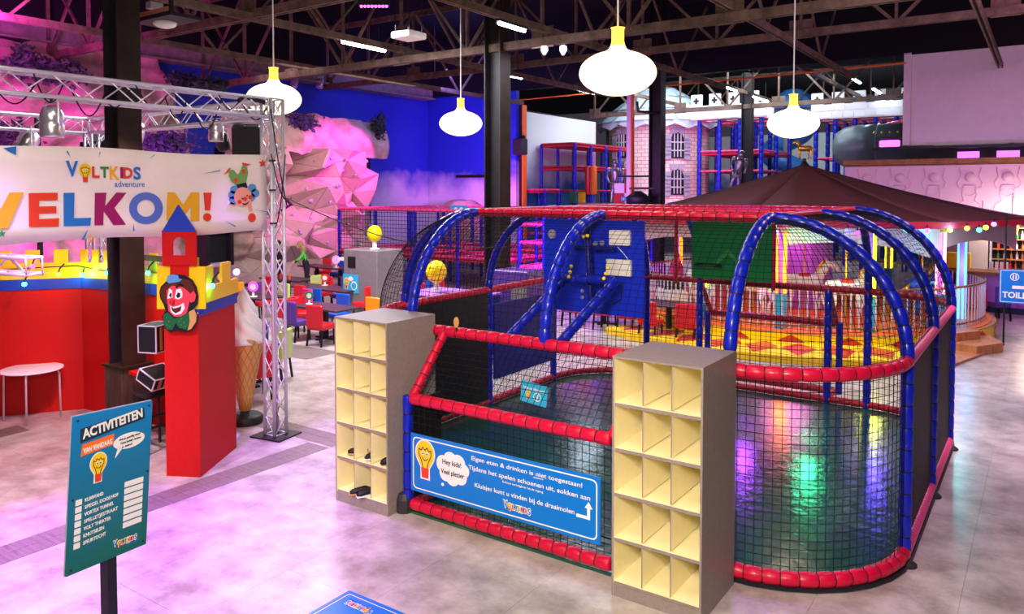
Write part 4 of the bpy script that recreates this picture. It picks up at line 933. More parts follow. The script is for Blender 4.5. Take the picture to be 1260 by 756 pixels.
for nm, pts, m, lv in (('shoe', [(963,194),(984,166),(994,163),(990,176)], 'red_letter', 0), ('shoe', [(1042,140),(1082,148),(1060,156),(1044,152)], 'red_letter', 0),
 ('trousers', [(985,172),(1005,172),(1022,192),(1030,184),(1044,152),(1062,158),(1068,184),(1060,222),(1044,238),(1020,240),(996,222),(984,200)], 'green_pants', 1), ('patch', [(1004,212),(1018,206),(1024,220),(1010,228)], 'red_letter', 2), ('patch', [(1040,172),(1052,168),(1056,184),(1044,190)], 'red_letter', 2),
 ('hat', [(1016,236),(1058,226),(1066,248),(1028,262)], 'ink', 2), ('arm', [(1015,318),(974,304),(970,316),(1010,328)], 'skin_pink', 1), ('arm', [(1062,318),(1082,312),(1086,348),(1074,352)], 'skin_pink', 1)): flat(nm, [b2(*p) for p in pts], m, lv)
for x, y in ((1008,258),(1000,280),(1002,304),(1085,250),(1098,272),(1080,290)): fcirc('hair', x, y, 18, 'hair_blue', 1)
fcirc('face', 1044, 288, 38, 'skin_pink', 3, 42); fcirc('cheek', 1030, 310, 9, 'red_letter', 4); fcirc('cheek', 1076, 290, 9, 'red_letter', 4); fcirc('nose', 1053, 297, 9, 'red_letter', 5); fcirc('eye', 1042, 296, 3.5, 'ink', 4); fcirc('eye', 1062, 283, 3.5, 'ink', 4); fcirc('glove', 980, 312, 9, 'white', 2); fcirc('ball', 1084, 378, 17, 'red_letter', 1, 20)
flat('mouth', [b2(*p) for p in ((1040,314),(1050,318),(1062,314),(1070,304),(1066,316),(1054,324),(1044,322))], 'ink', 5)
for (y, z) in ((6.75, 3.8), (6.75, 3.4), (6.75, 2.95)): tag(MB().lathe([(.035, 0), (.045, 0), (.045, .02), (.035, .02)], (-8.63, 6.74, z), 12).build('cable_tie', 'black'), 'black tie holding the banner to the tower, '+{3.8: 'top', 3.4: 'middle', 2.95: 'lowest'}[z]+' one', 'tie')
# ================================================================ ICE CREAM CONE
t = thing('ice_cream_cone', 'giant ice cream cone figure with white swirl on a round black base', 'figure', (-9.62, 6.98, 0))
MB().lathe([(.24, 0), (.25, .02), (.25, .09), (.22, .12), (.08, .13), (.06, .2)], seg=28).build('base', 'black_rubber', t, True)
MB().lathe([(.07, .18), (.12, .40), (.23, 1.0), (.27, 1.24), (.25, 1.26)], seg=28).build('wafer', 'cone', t, True)
rb = MB()
for s in (-1, 1):
    for k in range(14):
        a0 = 2*PI*k/14; rb.path([((.075+.196*u)*math.cos(a0+s*u*2.2), (.075+.196*u)*math.sin(a0+s*u*2.2), .19+1.04*u) for u in [i/12 for i in range(13)]], .008, 4)
rb.build('wafer_ribs', 'cone_rib', t)
V = []; Fs = []; nu, nv = 60, 26
for j in range(nv+1):
    v = j/nv; z = 1.2+v*.80; base = .30*(1-v**1.6)*(1+.0*v)+.004
    for i in range(nu):
        a = 2*PI*i/nu; lob = abs(math.sin(2.5*(a+v*3.6)))**.7; r = base*(.70+.34*lob); V.append((r*math.cos(a), r*math.sin(a), z-.05*(1-v)*(1-lob)))
for j in range(nv):
    for i in range(nu): Fs.append((j*nu+i, j*nu+(i+1) % nu, (j+1)*nu+(i+1) % nu, (j+1)*nu+i))
Fs.append(tuple(reversed(range(nu)))); MB().add(V, Fs).build('cream_swirl', 'cream', t, True)
# ================================================================ DINING AREA
cm = {}
def make_chair(col):
    t = thing('dining_chair', 'x', 'chair')
    m = 'chair_'+col
    MB().rbox((0, 0, .42), (.46, .46, .13), .025).build('seat', m, t)
    bk = MB(); V = []
    bk.rbox((0, -.215, .66), (.45, .07, .50), .02).build('backrest', m, t)
    for x in (-.19, .19):
        for y in (-.19, .19): MB().beam((x*1.05, y*(1.25 if y < 0 else 1.02), 0), (x, y, .38), .035, .035).build('leg', 'black', t)
    return t
def make_tub(col):
    t = thing('tub_chair', 'x', 'chair'); m = 'chair_'+col
    MB().rbox((0, 0.02, .42), (.44, .44, .12), .03).build('seat', m, t)
    o = [(.27*math.cos(a), .27*math.sin(a)) for a in [R(170)+R(200)*i/14 for i in range(15)]]; i_ = [(.21*math.cos(a), .21*math.sin(a)) for a in [R(370)-R(200)*i/14 for i in range(15)]]
    MB().prism(o+i_, Matrix(), .42, .40).build('backrest', m, t)
    for x in (-.17, .17):
        for y in (-.17, .17): MB().beam((x, y, 0), (x, y, .38), .035, .035).build('leg', 'black', t)
    return t
def chair(col, x, y, rz, lb, grp, tub=False, h=1.):
    k = (col, tub); rz = R(rz)
    if k not in cm: cm[k] = (make_tub if tub else make_chair)(col); o = cm[k]; o.location = (x, y, 0); o.rotation_euler = (0, 0, rz)
    else: o = dup(cm[k], (x, y, 0), rz)
    o['label'] = lb; o['group'] = grp
    return o
def table(x, y, L, W, lb, rz=0, m='table_dark', z=.75):
    t = thing('dining_table', lb, 'table', (x, y, 0), R(rz)); MB().rbox((0, 0, z-.02), (L, W, .045), .012).build('tabletop', m, t)
    n = 2 if L > 1.9 else 1
    for k in range(n):
        cx = 0 if n == 1 else (-.25+.5*k)*L
        MB().box((cx, 0, z/2), (.10, .10, z-.06)).build('pedestal', 'black', t); MB().box((cx, 0, .02), (.62, .08, .035)).box((cx, 0, .02), (.08, .55, .035)).build('foot', 'black', t)
    return t
def menu(x, y, z, col, lb, s=1.):  # round-headed table stand
    t = thing('table_stand', lb, 'table stand', (x, y, z), R(30)); MB().lathe([(.07*s, 0), (.07*s, .015), (.02*s, .02), (.02*s, .1)], seg=12).build('foot', 'white', t)
    MB().lathe([(0, 0), (.085*s, 0), (.085*s, .02), (0, .02)], (0, .01, .17*s), 18, Matrix.Rotation(R(90), 4, 'X')).build('disc', col, t); MB().lathe([(0, 0), (.05*s, 0), (.05*s, .004), (0, .004)], (0, -.011, .165*s), 14, Matrix.Rotation(R(90), 4, 'X')).build('emblem', 'white', t)
D1 = 'chairs in the dining area'
table(-13.6, 12.05, 1.55, .78, 'dark table nearest the left shoe cubby, seen above it')
chair('purple', -13.98, 11.55, 0, 'purple chair with its back to the viewer, left of the nearest red chair', D1)
chair('red', -13.12, 11.5, 8, 'red chair with its back to the viewer at the nearest dark table', D1)
chair('blue', -14.0, 12.75, 180, 'blue chair behind the nearest dark table', D1); chair('orange', -12.95, 12.7, 180, 'orange chair behind the nearest dark table', D1)
menu(-14.15, 12.05, .75, 'green_letter', 'green-headed stand on the left end of the nearest dark table', 1.2)
chair('red', -14.85, 12.35, -60, 'red tub chair at the left end of the nearest dark table', D1, True)
table(-16.4, 14.45, 2.6, .8, 'long dark table in the second row behind the nearest one')
chair('lime', -16.9, 13.75, 0, 'lime green chair on the near side of the long second-row table', D1); chair('red', -16.2, 13.7, 0, 'red chair next to the lime chair at the second-row table', D1)
chair('blue', -15.4, 13.5, 5, 'blue chair on the near side of the second-row table, right of the red one', D1); chair('red', -14.75, 14.4, 95, 'red chair at the right end of the second-row table', D1)
chair('red', -17.3, 15.2, 180, 'red chair at the far left of the second-row table', D1); chair('purple', -16.5, 15.2, 180, 'purple chair on the far side of the second-row table', D1); chair('red', -15.7, 15.25, 180, 'red chair on the far side of the second-row table, left of the cold box', D1); chair('purple', -14.95, 15.3, 180, 'purple chair at the far right of the second-row table', D1)
menu(-16.6, 14.7, .75, 'red_letter', 'red-headed stand on the second-row table', 1.3)
table(-20.7, 18.5, 2.4, .8, 'dark table in front of the climbing wall'); 
for k, (c, y) in enumerate((('red', 19.2), ('blue', 19.2), ('red', 19.2), ('red', 19.2))): chair(c, -21.8+k*.85, y, 180, ('leftmost red', 'blue', 'red', 'rightmost red')[k]+' chair on the far side of the table before the climbing wall', D1)
menu(-20.2, 18.4, .75, 'bulb_pink', 'magenta-lit stand on the table before the climbing wall', 1.6)
table(-18.9, 15.3, 1.8, .8, 'dark table where the two people are busy'); chair('red', -18.6, 14.6, 5, 'wide red chair left of the truss-side table, before the people', D1); chair('lime', -17.95, 15.35, 95, 'small lime chair at the right end of the people\'s table', D1)
table(-17.2, 16.9, 1.7, .75, 'dark side table with a tray and a white bag')
t = thing('paper_bag', 'white crumpled bag on the dark side table', 'bag', (-16.7, 16.9, .75)); MB().rbox((0, 0, .2), (.5, .3, .4), .04, .3).build('bag_body', 'white', t)
t = thing('serving_tray', 'silver wire tray on the dark side table', 'tray', (-17.45, 16.8, .75)); MB().path([(-.3, -.2, .12), (.3, -.2, .12), (.3, .2, .12), (-.3, .2, .12)], .012, 6, closed=True).build('rim', 'alu', t); MB().box((0, 0, .02), (.6, .4, .02)).build('tray_base', 'alu', t)
for x in (-.3, .3): MB().tube((x, -.2, 0), (x, -.2, .12), .01, 5).build('tray_leg', 'alu', t)
t = thing('crate', 'black crate beside the grey waste unit', 'crate', (-15.7, 16.2, 0)); MB().rbox((0, 0, .6), (.6, .5, .5), .03).build('crate_body', 'charcoal', t); MB().rbox((0, 0, .88), (.64, .54, .06), .02).build('crate_lid', 'black', t); MB().box((0, 0, .17), (.5, .4, .34)).build('crate_stand', 'black', t)
chair('purple', -17.9, 13.2, 90, 'purple chair just right of the truss tower, second row', D1)
# tables left of the truss tower
table(-16.6, 12.3, 1.7, .8, 'purple-lit table left of the truss tower'); chair('red', -16.0, 11.5, 10, 'red chair right beside the ice cream swirl', D1); chair('red', -17.2, 13.0, 180, 'red chair behind the purple-lit table', D1); chair('pink', -15.5, 12.9, 170, 'pink chair behind the truss tower', D1); chair('red', -15.0, 12.1, 100, 'red tub chair seen through the truss tower', D1, True); chair('blue', -17.9, 12.6, -90, 'blue chair at the left end of the purple-lit table', D1)
menu(-16.3, 12.1, .75, 'table_lamp_pink', 'glowing pink stand on the purple-lit table', 1.5)
table(-19.2, 13.0, 1.4, .8, 'dark table behind the ice cream cone'); chair('orange', -18.3, 12.9, 95, 'orange chair left of the truss tower, further back', D1); chair('purple', -18.9, 12.2, 0, 'purple chair beside the blue light, behind the cone', D1); chair('blue', -19.9, 12.6, -80, 'blue chair beside the blue light, left of the purple one', D1)
menu(-18.9, 13.0, .75, 'yellow', 'yellow-headed stand on the table behind the cone', 1.5)
t = thing('blue_lamp', 'small blue glowing light behind the right castle battlement', 'light', atd(291, 335, 15)); MB().ball((0, 0, 0), .07, 10, 8).build('bulb_glass', 'bulb_blue', t, True); MB().tube((0, 0, -.1), (0, 0, -atd(291, 335, 15).z), .02, 6).build('stand_pole', 'black', t); point(atd(291, 333, 14.8), (.2, .25, 1), 40)
# table next to the cone
table(-11.45, 8.35, .95, .75, 'grey-topped table between the cone and the truss tower', m='bin_grey'); chair('red', -10.62, 7.9, 70, 'nearest red chair, standing behind the foot of the truss tower', D1); chair('lime', -11.42, 8.92, 115, 'lime green chair behind the truss tower', D1); chair('blue', -12.2, 9.0, 200, 'blue chair between the cone and the lime green chair', D1)
t = thing('magazine', 'blue leaflet on the grey-topped table beside the cone', 'leaflet', (-11.35, 8.35, .755)); MB().box((0, 0, .004), (.3, .2, .008), rz=.5).build('sheet', 'sign_cyan', t)
# chairs seen past the left shoe cubby and through the nets
chair('red', -14.1, 15.6, 100, 'red chair with a blue neighbour right of the grey waste unit', D1); chair('blue', -14.5, 16.4, 110, 'blue-backed chair behind the red one, right of the waste unit', D1); chair('red', -14.9, 17.4, 150, 'red chair furthest right of the waste unit', D1)
table(-9.3, 17.5, 1.8, .8, 'dark table seen under the blue backboard'); 
for k, (x, y, a, c) in enumerate(((-9.8, 16.8, 0, 'red'), (-8.9, 16.8, 0, 'red'), (-8.2, 16.7, 0, 'red'))): chair(c, x, y, a, ('left', 'middle', 'right')[k]+' red chair seen below the blue backboard through the net', D1)
table(-7.3, 17.0, 1.5, .9, 'table seen right of the blue backboard'); chair('red', -7.4, 16.2, 0, 'red chair right of the backboard, left one of two', D1); chair('red', -6.6, 16.3, 20, 'red chair right of the backboard, right one of two', D1)
# grey waste unit with yellow bulb
bnm = thing('waste_unit', 'tall grey waste unit with a blue sticker and yellow bulb ornament on top', 'bin', (-14.9, 14.9, 0), R(0))
MB().rbox((0, 0, .92), (1.25, 1.0, 1.84), .02).build('unit_body', 'bin_grey', bnm); MB().box((-.3, -.505, 1.5), (.28, .02, .30)).build('flap', 'black', bnm); MB().box((0, -.50, .5), (1.1, .015, .9)).build('door', 'bin_grey', bnm)
Tb = frame((-.62, -.515, 1.18), (1, 0, 0)); MB().prism(rrect(0, -.5, .58, 0, .01), Tb, .01).build('sticker', 'sign_cyan', bnm); bulb(Tb, .14, -.25, .3, bnm, z0=.012); MB().prism(circ(.42, -.3, .12, n=18), Tb, .002, .011).build('round_symbol', 'white', bnm); MB().prism(circ(.42, -.3, .09, n=18), Tb, .002, .014).build('symbol_fill', 'sign_cyan', bnm); MB().prism(circ(.3, -.12, .09, .06, n=18), Tb, .002, .011).build('speech_bubble', 'white', bnm)
t = thing('bulb_ornament', 'yellow light bulb ornament standing on the grey waste unit', 'ornament', (-14.75, 14.8, 1.84)); MB().lathe([(.14, 0), (.14, .02), (.06, .04), (.06, .22)], seg=16).build('cap', 'white', t, True); MB().ball((0, 0, .42), .20, 18, 12, (1, 1, 1.12)).build('globe', 'yellow_bright', t, True)
t = thing('paper_roll', 'white tissue pack on the ledge left of the waste unit', 'tissue', (-15.65, 14.6, 1.55)); MB().box((0, 0, 0), (.35, .2, .08)).build('pack', 'white', t)
# ---------------------------------------------------------------- two people at the table
def person(lb, loc, rz, shirt, hair, long=False):
    t = thing('person', lb, 'person', loc, rz)
    v = [(0,0,.86),(0,.04,1.1),(0,.10,1.32),(0,.14,1.42),(0,.20,1.50), (.17,.10,1.34),(.22,.28,1.14),(.12,.48,1.02), (-.17,.10,1.34),(-.22,.28,1.14),(-.12,.48,1.02), (.10,0,.80),(.11,.02,.45),(.11,0,.06),(.11,.14,.03), (-.10,0,.80),(-.11,.02,.45),(-.11,0,.06),(-.11,.14,.03)]
    e = [(0,1),(1,2),(2,3),(3,4),(2,5),(5,6),(6,7),(2,8),(8,9),(9,10),(0,11),(11,12),(12,13),(13,14),(0,15),(15,16),(16,17),(17,18)]
    rad = [.15,.14,.15,.06,.05,.065,.045,.032,.065,.045,.032,.095,.065,.045,.04,.095,.065,.045,.04]
    me = bpy.data.meshes.new('body'); me.from_pydata(v, e, []); me.materials.append(M[shirt]); me.materials.append(M['skin'])
    o = bpy.data.objects.new('body', me); C.objects.link(o); s = o.modifiers.new('s', 'SKIN'); o.modifiers.new('b', 'SUBSURF').levels = 1
    for i, r_ in enumerate(rad): me.skin_vertices[0].data[i].radius = (r_, r_*.85)
    me.skin_vertices[0].data[0].use_root = True
    dg = bpy.context.evaluated_depsgraph_get(); me2 = bpy.data.meshes.new_from_object(o.evaluated_get(dg)); bpy.data.objects.remove(o)
    for p in me2.polygons:
        c = p.center; p.material_index = 1 if (c.z > 1.43 or (c.y > .38 and c.z > .9)) else (2 if c.z < 1.12 else 0); p.use_smooth = True
    while len(me2.materials) < 3: me2.materials.append(M['shirt_black'])
    me2.materials[0] = M[shirt]; me2.materials[1] = M['skin']; me2.materials[2] = M['shirt_black']
    o = bpy.data.objects.new('body', me2); C.objects.link(o); o.parent = t
    MB().ball((0, .24, 1.60), .10, 14, 10, (.85, .95, 1.15)).build('head', 'skin', t, True); MB().ball((0, .345, 1.59), .016, 6, 5).build('nose', 'skin', t)
    for x in (-.035, .035): MB().ball((x, .325, 1.62), .011, 6, 5).build('eye', 'ink', t)
    h = MB(); h.ball((0, .21, 1.63), .112, 14, 10, (.95, .95, 1.1))
    if long: h.path([(0, .14, 1.62), (0, .10, 1.45), (.02, .08, 1.25)], [.10, .10, .05], 10)
    h.build('hair', hair, t, True)
    for sx in (-1, 1):
        for k in range(5): a = sx*(.10+.012*k); MB().path([(sx*.12+sx*(k-2)*.016, .50, 1.01), (sx*.12+sx*(k-2)*.020, .56-(.03 if k == 0 else .008*abs(k-2)), .985)], [.010, .007], 5).build('finger', 'skin', t)
    return t
person('person with long blond hair in a green and black top leaning over the table', (*atz(378, 362)[:2], 0), R(140), 'shirt_green', 'hair_blond', True)
person('person with dark hair and black shirt beside the truss tower, facing the table', (*atz(347, 358)[:2], 0), R(200), 'shirt_black', 'hair_dark')
for k, c in enumerate(('red_letter', 'red_letter', 'offwhite', 'orange')): t = thing('cup', ('left red cup', 'right red cup', 'white cup', 'orange cup')[k]+' on the table before the person in green', 'cup', (-19.2+k*.2, 15.1, .75)); MB().lathe([(.03, 0), (.045, .14), (.04, .14), (.03, .02)], seg=10).build('cup_body', c, t)
# ================================================================ ROCK WALL, CLIMBING WALL
from mathutils import noise as NZ
def rockmesh(y0, y1, z0, z1, x, amp, ny, nz, seed, top=None):
    V = []; 
    for i in range(ny+1):
        for j in range(nz+1):
            y = y0+(y1-y0)*i/ny; zt = z1 if not top else z1+top(y); z = z0+(zt-z0)*j/nz
            d = NZ.fractal(Vector((y*.38+seed, z*.6, 0)), 1, 2, 4)*amp + abs(NZ.noise(Vector((y*.8, z*.35+seed, 3))))*amp*.6
            edge = math.sin(PI*min(1, (j/nz)*1.0))**.3 if j < nz else 0
            V.append((x+.15+d*edge+(.35 if .62 < j/nz < .95 else 0), y+NZ.noise(Vector((y, z, 5)))*.1, z+(NZ.noise(Vector((y*1.3, 0, seed)))*.25 if j == nz else 0)))
    Fs = [(i*(nz+1)+j, (i+1)*(nz+1)+j, (i+1)*(nz+1)+j+1, i*(nz+1)+j+1) for i in range(ny) for j in range(nz)]
    return MB().add(V, Fs)
rk = rockmesh(-2, 17.6, 0, 7.7, -24.1, 1.5, 120, 50, 2.3, lambda y: -.0 if y < 14.2 else -min(4.5, (y-14.2)*3.0))
tag(rk.build('rock_wall', 'rock', None, True), 'artificial rock face lit magenta behind the stage truss and banner', 'rock wall')
wd = thing('rock_window', 'dark square window frame set in the rock right of the clown column', 'window', (*atx(268, 305, -22.7)[:3],)); 
p = Vector(wd.location); 
for s in (-1, 1): MB().box((-.4, s*.45, 0), (1.1, .12, 1.2)).build('window_frame', 'steel_dark', wd); MB().box((-.4, 0, s*.56), (1.1, .9, .12)).build('window_frame', 'stone_grey', wd)
MB().box((-.12, 0, 0), (.06, .84, 1.06)).build('window_pane', 'black', wd)
# climbing wall
cwl = thing('climbing_wall', 'faceted climbing wall with small holds below a wrinkled stone cap, lit pink', 'climbing wall', (-24, 20.5, 0), world=True)
ny, nz = 10, 9; rr_ = random.Random(11); G = {}
for i in range(ny+1):
    for j in range(nz+1):
        y = 16.6+7.2*i/ny+(rr_.uniform(-.25, .25) if 0 < i < ny else 0); z = .1+4.9*j/nz+(rr_.uniform(-.2, .2) if 0 < j < nz else 0)
        dx = rr_.uniform(0, 1.25)+(.35 if j > 5 else .0)
        if i in (0, ny): dx = 0
        if i == 4 and j > 4 or i == 3 and j == 4: dx = -.15
        y2 = y+(j/nz)*-.35*(i/ny)
        G[i, j] = Vector((-23.85+dx, y2, z))
V = []; Fs = []
for i in range(ny):
    for j in range(nz):
        a, b, c, d = G[i, j], G[i+1, j], G[i+1, j+1], G[i, j+1]
        tr = ((a, b, c), (a, c, d)) if rr_.random() < .5 else ((a, b, d), (b, c, d))
        for q in tr: n = len(V); V += list(q); Fs.append((n, n+1, n+2))
for k in range(0, len(Fs), 1):
    f = Fs[k]; P_ = [V[q] for q in f]; cc_ = sum(P_, Vector())/3; nn = (P_[1]-P_[0]).cross(P_[2]-P_[0]).normalized()
    if nn.x < 0: nn = -nn
    Q = [cc_+(p-cc_)*.97 for p in P_]; 
    MB().add([*Q, *[q-nn*.08 for q in Q]], [(0, 1, 2), (5, 4, 3), (0, 3, 4, 1), (1, 4, 5, 2), (2, 5, 3, 0)]).build('facet_panel', 'rock_climb', cwl)
MB().box((-24.2, 20.2, 2.5), (.5, 7.2, 4.9)).build('backing', 'steel_dark', cwl)
hd = MB().ball((0, 0, 0), .07, 6, 4).build('climbing_hold', 'stone_grey', cwl); first = True
for k in range(70):
    i, j = rr_.randrange(ny), rr_.randrange(nz); p = (G[i, j]+G[i+1, j+1]+G[i+1, j])/3+Vector((.03, rr_.uniform(-.1, .1), rr_.uniform(-.1, .1))); o = hd if first else hd.copy()
    if not first: C.objects.link(o); o.parent = cwl; o.matrix_parent_inverse = hd.matrix_parent_inverse
    o.location = p; first = False
V = []; ny, nz = 60, 14
for i in range(ny+1):
    for j in range(nz+1):
        y = 16.4+7.5*i/ny; v = j/nz; z = 4.85+v*1.55-.12*(i/ny); 
        V.append((-23.75+.75*math.sin(PI*(1-v)*.5+.35)*(1 if i not in (0, ny) else .2)+.40*NZ.noise(Vector((y*1.5+v*.8, v*1.0, 9)))+.30*abs(NZ.noise(Vector((y*2.6-v, v*.7, 4)))), y, z+.10*NZ.noise(Vector((y*2, v*2, 1)))))
MB().add(V, [(i*(nz+1)+j, (i+1)*(nz+1)+j, (i+1)*(nz+1)+j+1, i*(nz+1)+j+1) for i in range(ny) for j in range(nz)]).build('stone_cap', 'rock_sheet', cwl, True)
# foliage: leaf cards with real blades
def plant(p, w_, h_, n, lb, m='leaf_violet_lit', seed=1, cat='plant'):
    r = random.Random(seed); t = thing('hanging_plant', lb, cat, p); mb = MB()
    for k in range(n):
        c = Vector((r.gauss(0, .25)*.5, r.gauss(0, .33)*w_, r.gauss(0, .33)*h_)); a = Vector((r.uniform(-1, 1), r.uniform(-1, 1), r.uniform(-1, .6))).normalized(); L = r.uniform(.14, .30); b = a.orthogonal().normalized()*L*.28; n_ = a.cross(b).normalized()*L*.08
        mb.add([c, c+a*L*.45+b+n_, c+a*L, c+a*L*.45-b+n_], [(0, 1, 2), (0, 2, 3)])
    mb.build('leaves', m, t, kind='stuff'); s = MB()
    for k in range(6): s.path([(0, 0, 0), (r.uniform(-.1, .3), r.uniform(-.3, .3)*w_, r.uniform(-.3, .3)*h_), (r.uniform(-.1, .4), r.uniform(-.6, .6)*w_, r.uniform(-.5, .5)*h_)], .02, 4)
    s.build('stem', 'leaf', t); return t
plant(atx(60, 85, -22.6), 1.3, .45, 500, 'dark plant growing on top of the rock wall at the left', 'leaf', 1); plant(atx(30, 75, -22.7), .5, .55, 200, 'darker tuft at the left end of the rock plant', 'leaf', 8)
plant(atx(228, 100, -22.6), .6, .35, 220, 'dark tuft in the rock wall right of the column', 'leaf', 2); plant(atx(262, 105, -22.6), .55, .35, 200, 'second dark tuft in the rock, further right', 'leaf', 3)
plant(atx(205, 175, -22.4), 1.2, .5, 600, 'leafy violet-lit bush behind the banner', 'leaf_violet_lit', 4); plant(atx(12, 170, -22.3), .7, .7, 300, 'dark bush behind the banner at the left edge', 'leaf', 5)
plant(atx(372, 150, -22.9), .7, .4, 350, 'violet-lit plant at the top left of the climbing wall', 'leaf_violet_lit', 6); plant(atx(465, 155, -23.0), .25, .7, 200, 'dark plant hanging at the right edge of the climbing wall', 'leaf', 7)
plant(aty(492, 248, 26.9), 1.0, .75, 600, 'violet-lit palm bush left of the blue wall corner', 'leaf_violet_lit', 9)
t = thing('rock_prop', 'reddish rock block behind the red rail of the toddler area', 'rock', aty(568, 262, 26.95)); MB().lathe([(1.0, -1.2), (1.05, -.2), (.9, .35), (.55, .55), (.1, .6)], seg=9).build('rock_body', 'rock', t); 
tag(MB().box(aty(579, 217, 28.1), (1.7, .06, .12)).build('wall_bar', 'black'), 'short black bar on the blue wall left of the middle column', 'bar')
# ================================================================ TODDLER PLAY FRAME (behind, left of the court)
def playframe(name, lb, x0, y0, x1, y1, zs, nx, nyy, rb='foam_blue', rr='foam_darkred', r=.055, cat='play structure', pr=.07, decks=()):
    t = thing(name, lb, cat, (x0, y0, 0), world=True)
    xs = [x0+(x1-x0)*i/nx for i in range(nx+1)]; ys = [y0+(y1-y0)*i/nyy for i in range(nyy+1)]
    for x in xs:
        for y in ys: foam('post', [(x, y, 0), (x, y, max(zs))], pr, rb, .35, t, n=6)
    for z in zs:
        for y in ys: foam('rail', [(x0, y, z), (x1, y, z)], r, rr, .3, t, n=6)
        for x in xs: foam('rail', [(x, y0, z), (x, y1, z)], r, rr, .3, t, n=6)
    for z, m in decks: MB().box(((x0+x1)/2, (y0+y1)/2, z-.05), (abs(x1-x0), abs(y1-y0), .08)).build('deck', m, t)
    return t
playframe('play_structure', 'toddler play frame with blue posts and pink-red rails behind the waste unit', -22.2, 20.4, -14.5, 26.2, (1.15, 2.72), 4, 3, rr='foam_pink', decks=((1.1, 'tent_red'),))
playframe('play_structure', 'violet-lit netted play frame behind the left part of the court', -14.3, 21.0, -11.4, 25.0, (.9, 1.7, 2.3, 2.8), 3, 2, rb='foam_blue', rr='foam_pink', decks=((.9, 'violet_glow'),))  # deck glows by itself, standing in for violet light on the frame
pf_net = thing('play_net', 'black side netting of the toddler play frame', 'net', (-18, 20.3, 0), world=True)
mb = MB()
for k in range(56): x = -22.1+k*.14; mb.path([(x, 20.3, .1), (x, 20.3, 2.7)], .008, 3, cap=False)
for k in range(19): mb.path([(-22.1, 20.3, .1+k*.14), (-14.5, 20.3, .1+k*.14)], .008, 3, cap=False)
mb.build('netting', 'net', pf_net, kind='stuff')
p = aty(564, 258, 22); T = frame(p+Vector((-.35, 0, .15)), (1, 0, 0)); t = thing('arrow_sign', 'small light blue sign with two white faces on top of the play frame', 'sign', p, world=True); MB().prism(rrect(0, -.3, .75, 0, .01), T, .02).build('panel', 'sign_cyan', t)
for x in (.25, .5): MB().prism(circ(x, -.15, .09, n=12), T, .004, .022).build('round_symbol', 'white', t)
MB().box((p.x, p.y, p.z-.3), (.05, .05, .6)).build('sign_post', 'foam_blue', t)
for (px, py, D, lb) in ((555, 378, 13.4, 'dark blue arcade box with pink drawings behind the left shoe cubby'),):
    p = atz(562, 440); t = thing('arcade_box', lb, 'cabinet', (p.x-.4, p.y+.3, 0)); MB().rbox((0, 0, .62), (1.7, 1.2, 1.24), .02).build('box_body', 'board_darkblue', t); MB().box((0, 0, 1.25), (1.75, 1.25, .03)).build('box_top', 'bar_purple', t)
    for x, r in ((.1, .12), (.35, .10), (.62, .17)): MB().lathe([(r*.85, 0), (r, 0), (r, .01), (r*.85, .01)], (x, -.605, .95 if x < .5 else .8), 16, Matrix.Rotation(R(90), 4, 'X'), cap=False).build('drawn_ring', 'chair_pink', t)
    t2 = thing('bulb_ornament', 'orange-yellow light bulb ornament with net shadow, on the dark blue arcade box', 'ornament', (p.x-.75, p.y+.25, 1.27)); MB().lathe([(.12, 0), (.12, .02), (.06, .04), (.06, .2)], seg=16).build('cap', 'white', t2, True); MB().ball((0, 0, .42), .22, 18, 12, (1, 1, 1.1)).build('globe', 'yellow_bright', t2, True)
p = atz(600, 440); t = thing('locker', 'dark violet cabinet with grated window behind the net', 'cabinet', (p.x-.05, p.y+1.2, 0)); MB().rbox((0, 0, .85), (.9, .7, 1.7), .02).build('cabinet_body', 'chair_purple', t); MB().box((.25, -.36, 1.25), (.4, .02, .5)).build('grate', 'bin_grey', t)
menu(p.x-.35, p.y+.3, 1.0, 'green_letter', 'green-headed stand before the violet cabinet', 1.4); t = thing('low_table', 'small dark table under the green-headed stand behind the net', 'table', (p.x-.35, p.y+.3, 0)); MB().box((0, 0, .97), (.6, .5, .04)).build('tabletop', 'table_dark', t); MB().box((0, 0, .48), (.1, .1, .95)).build('pedestal', 'black', t)
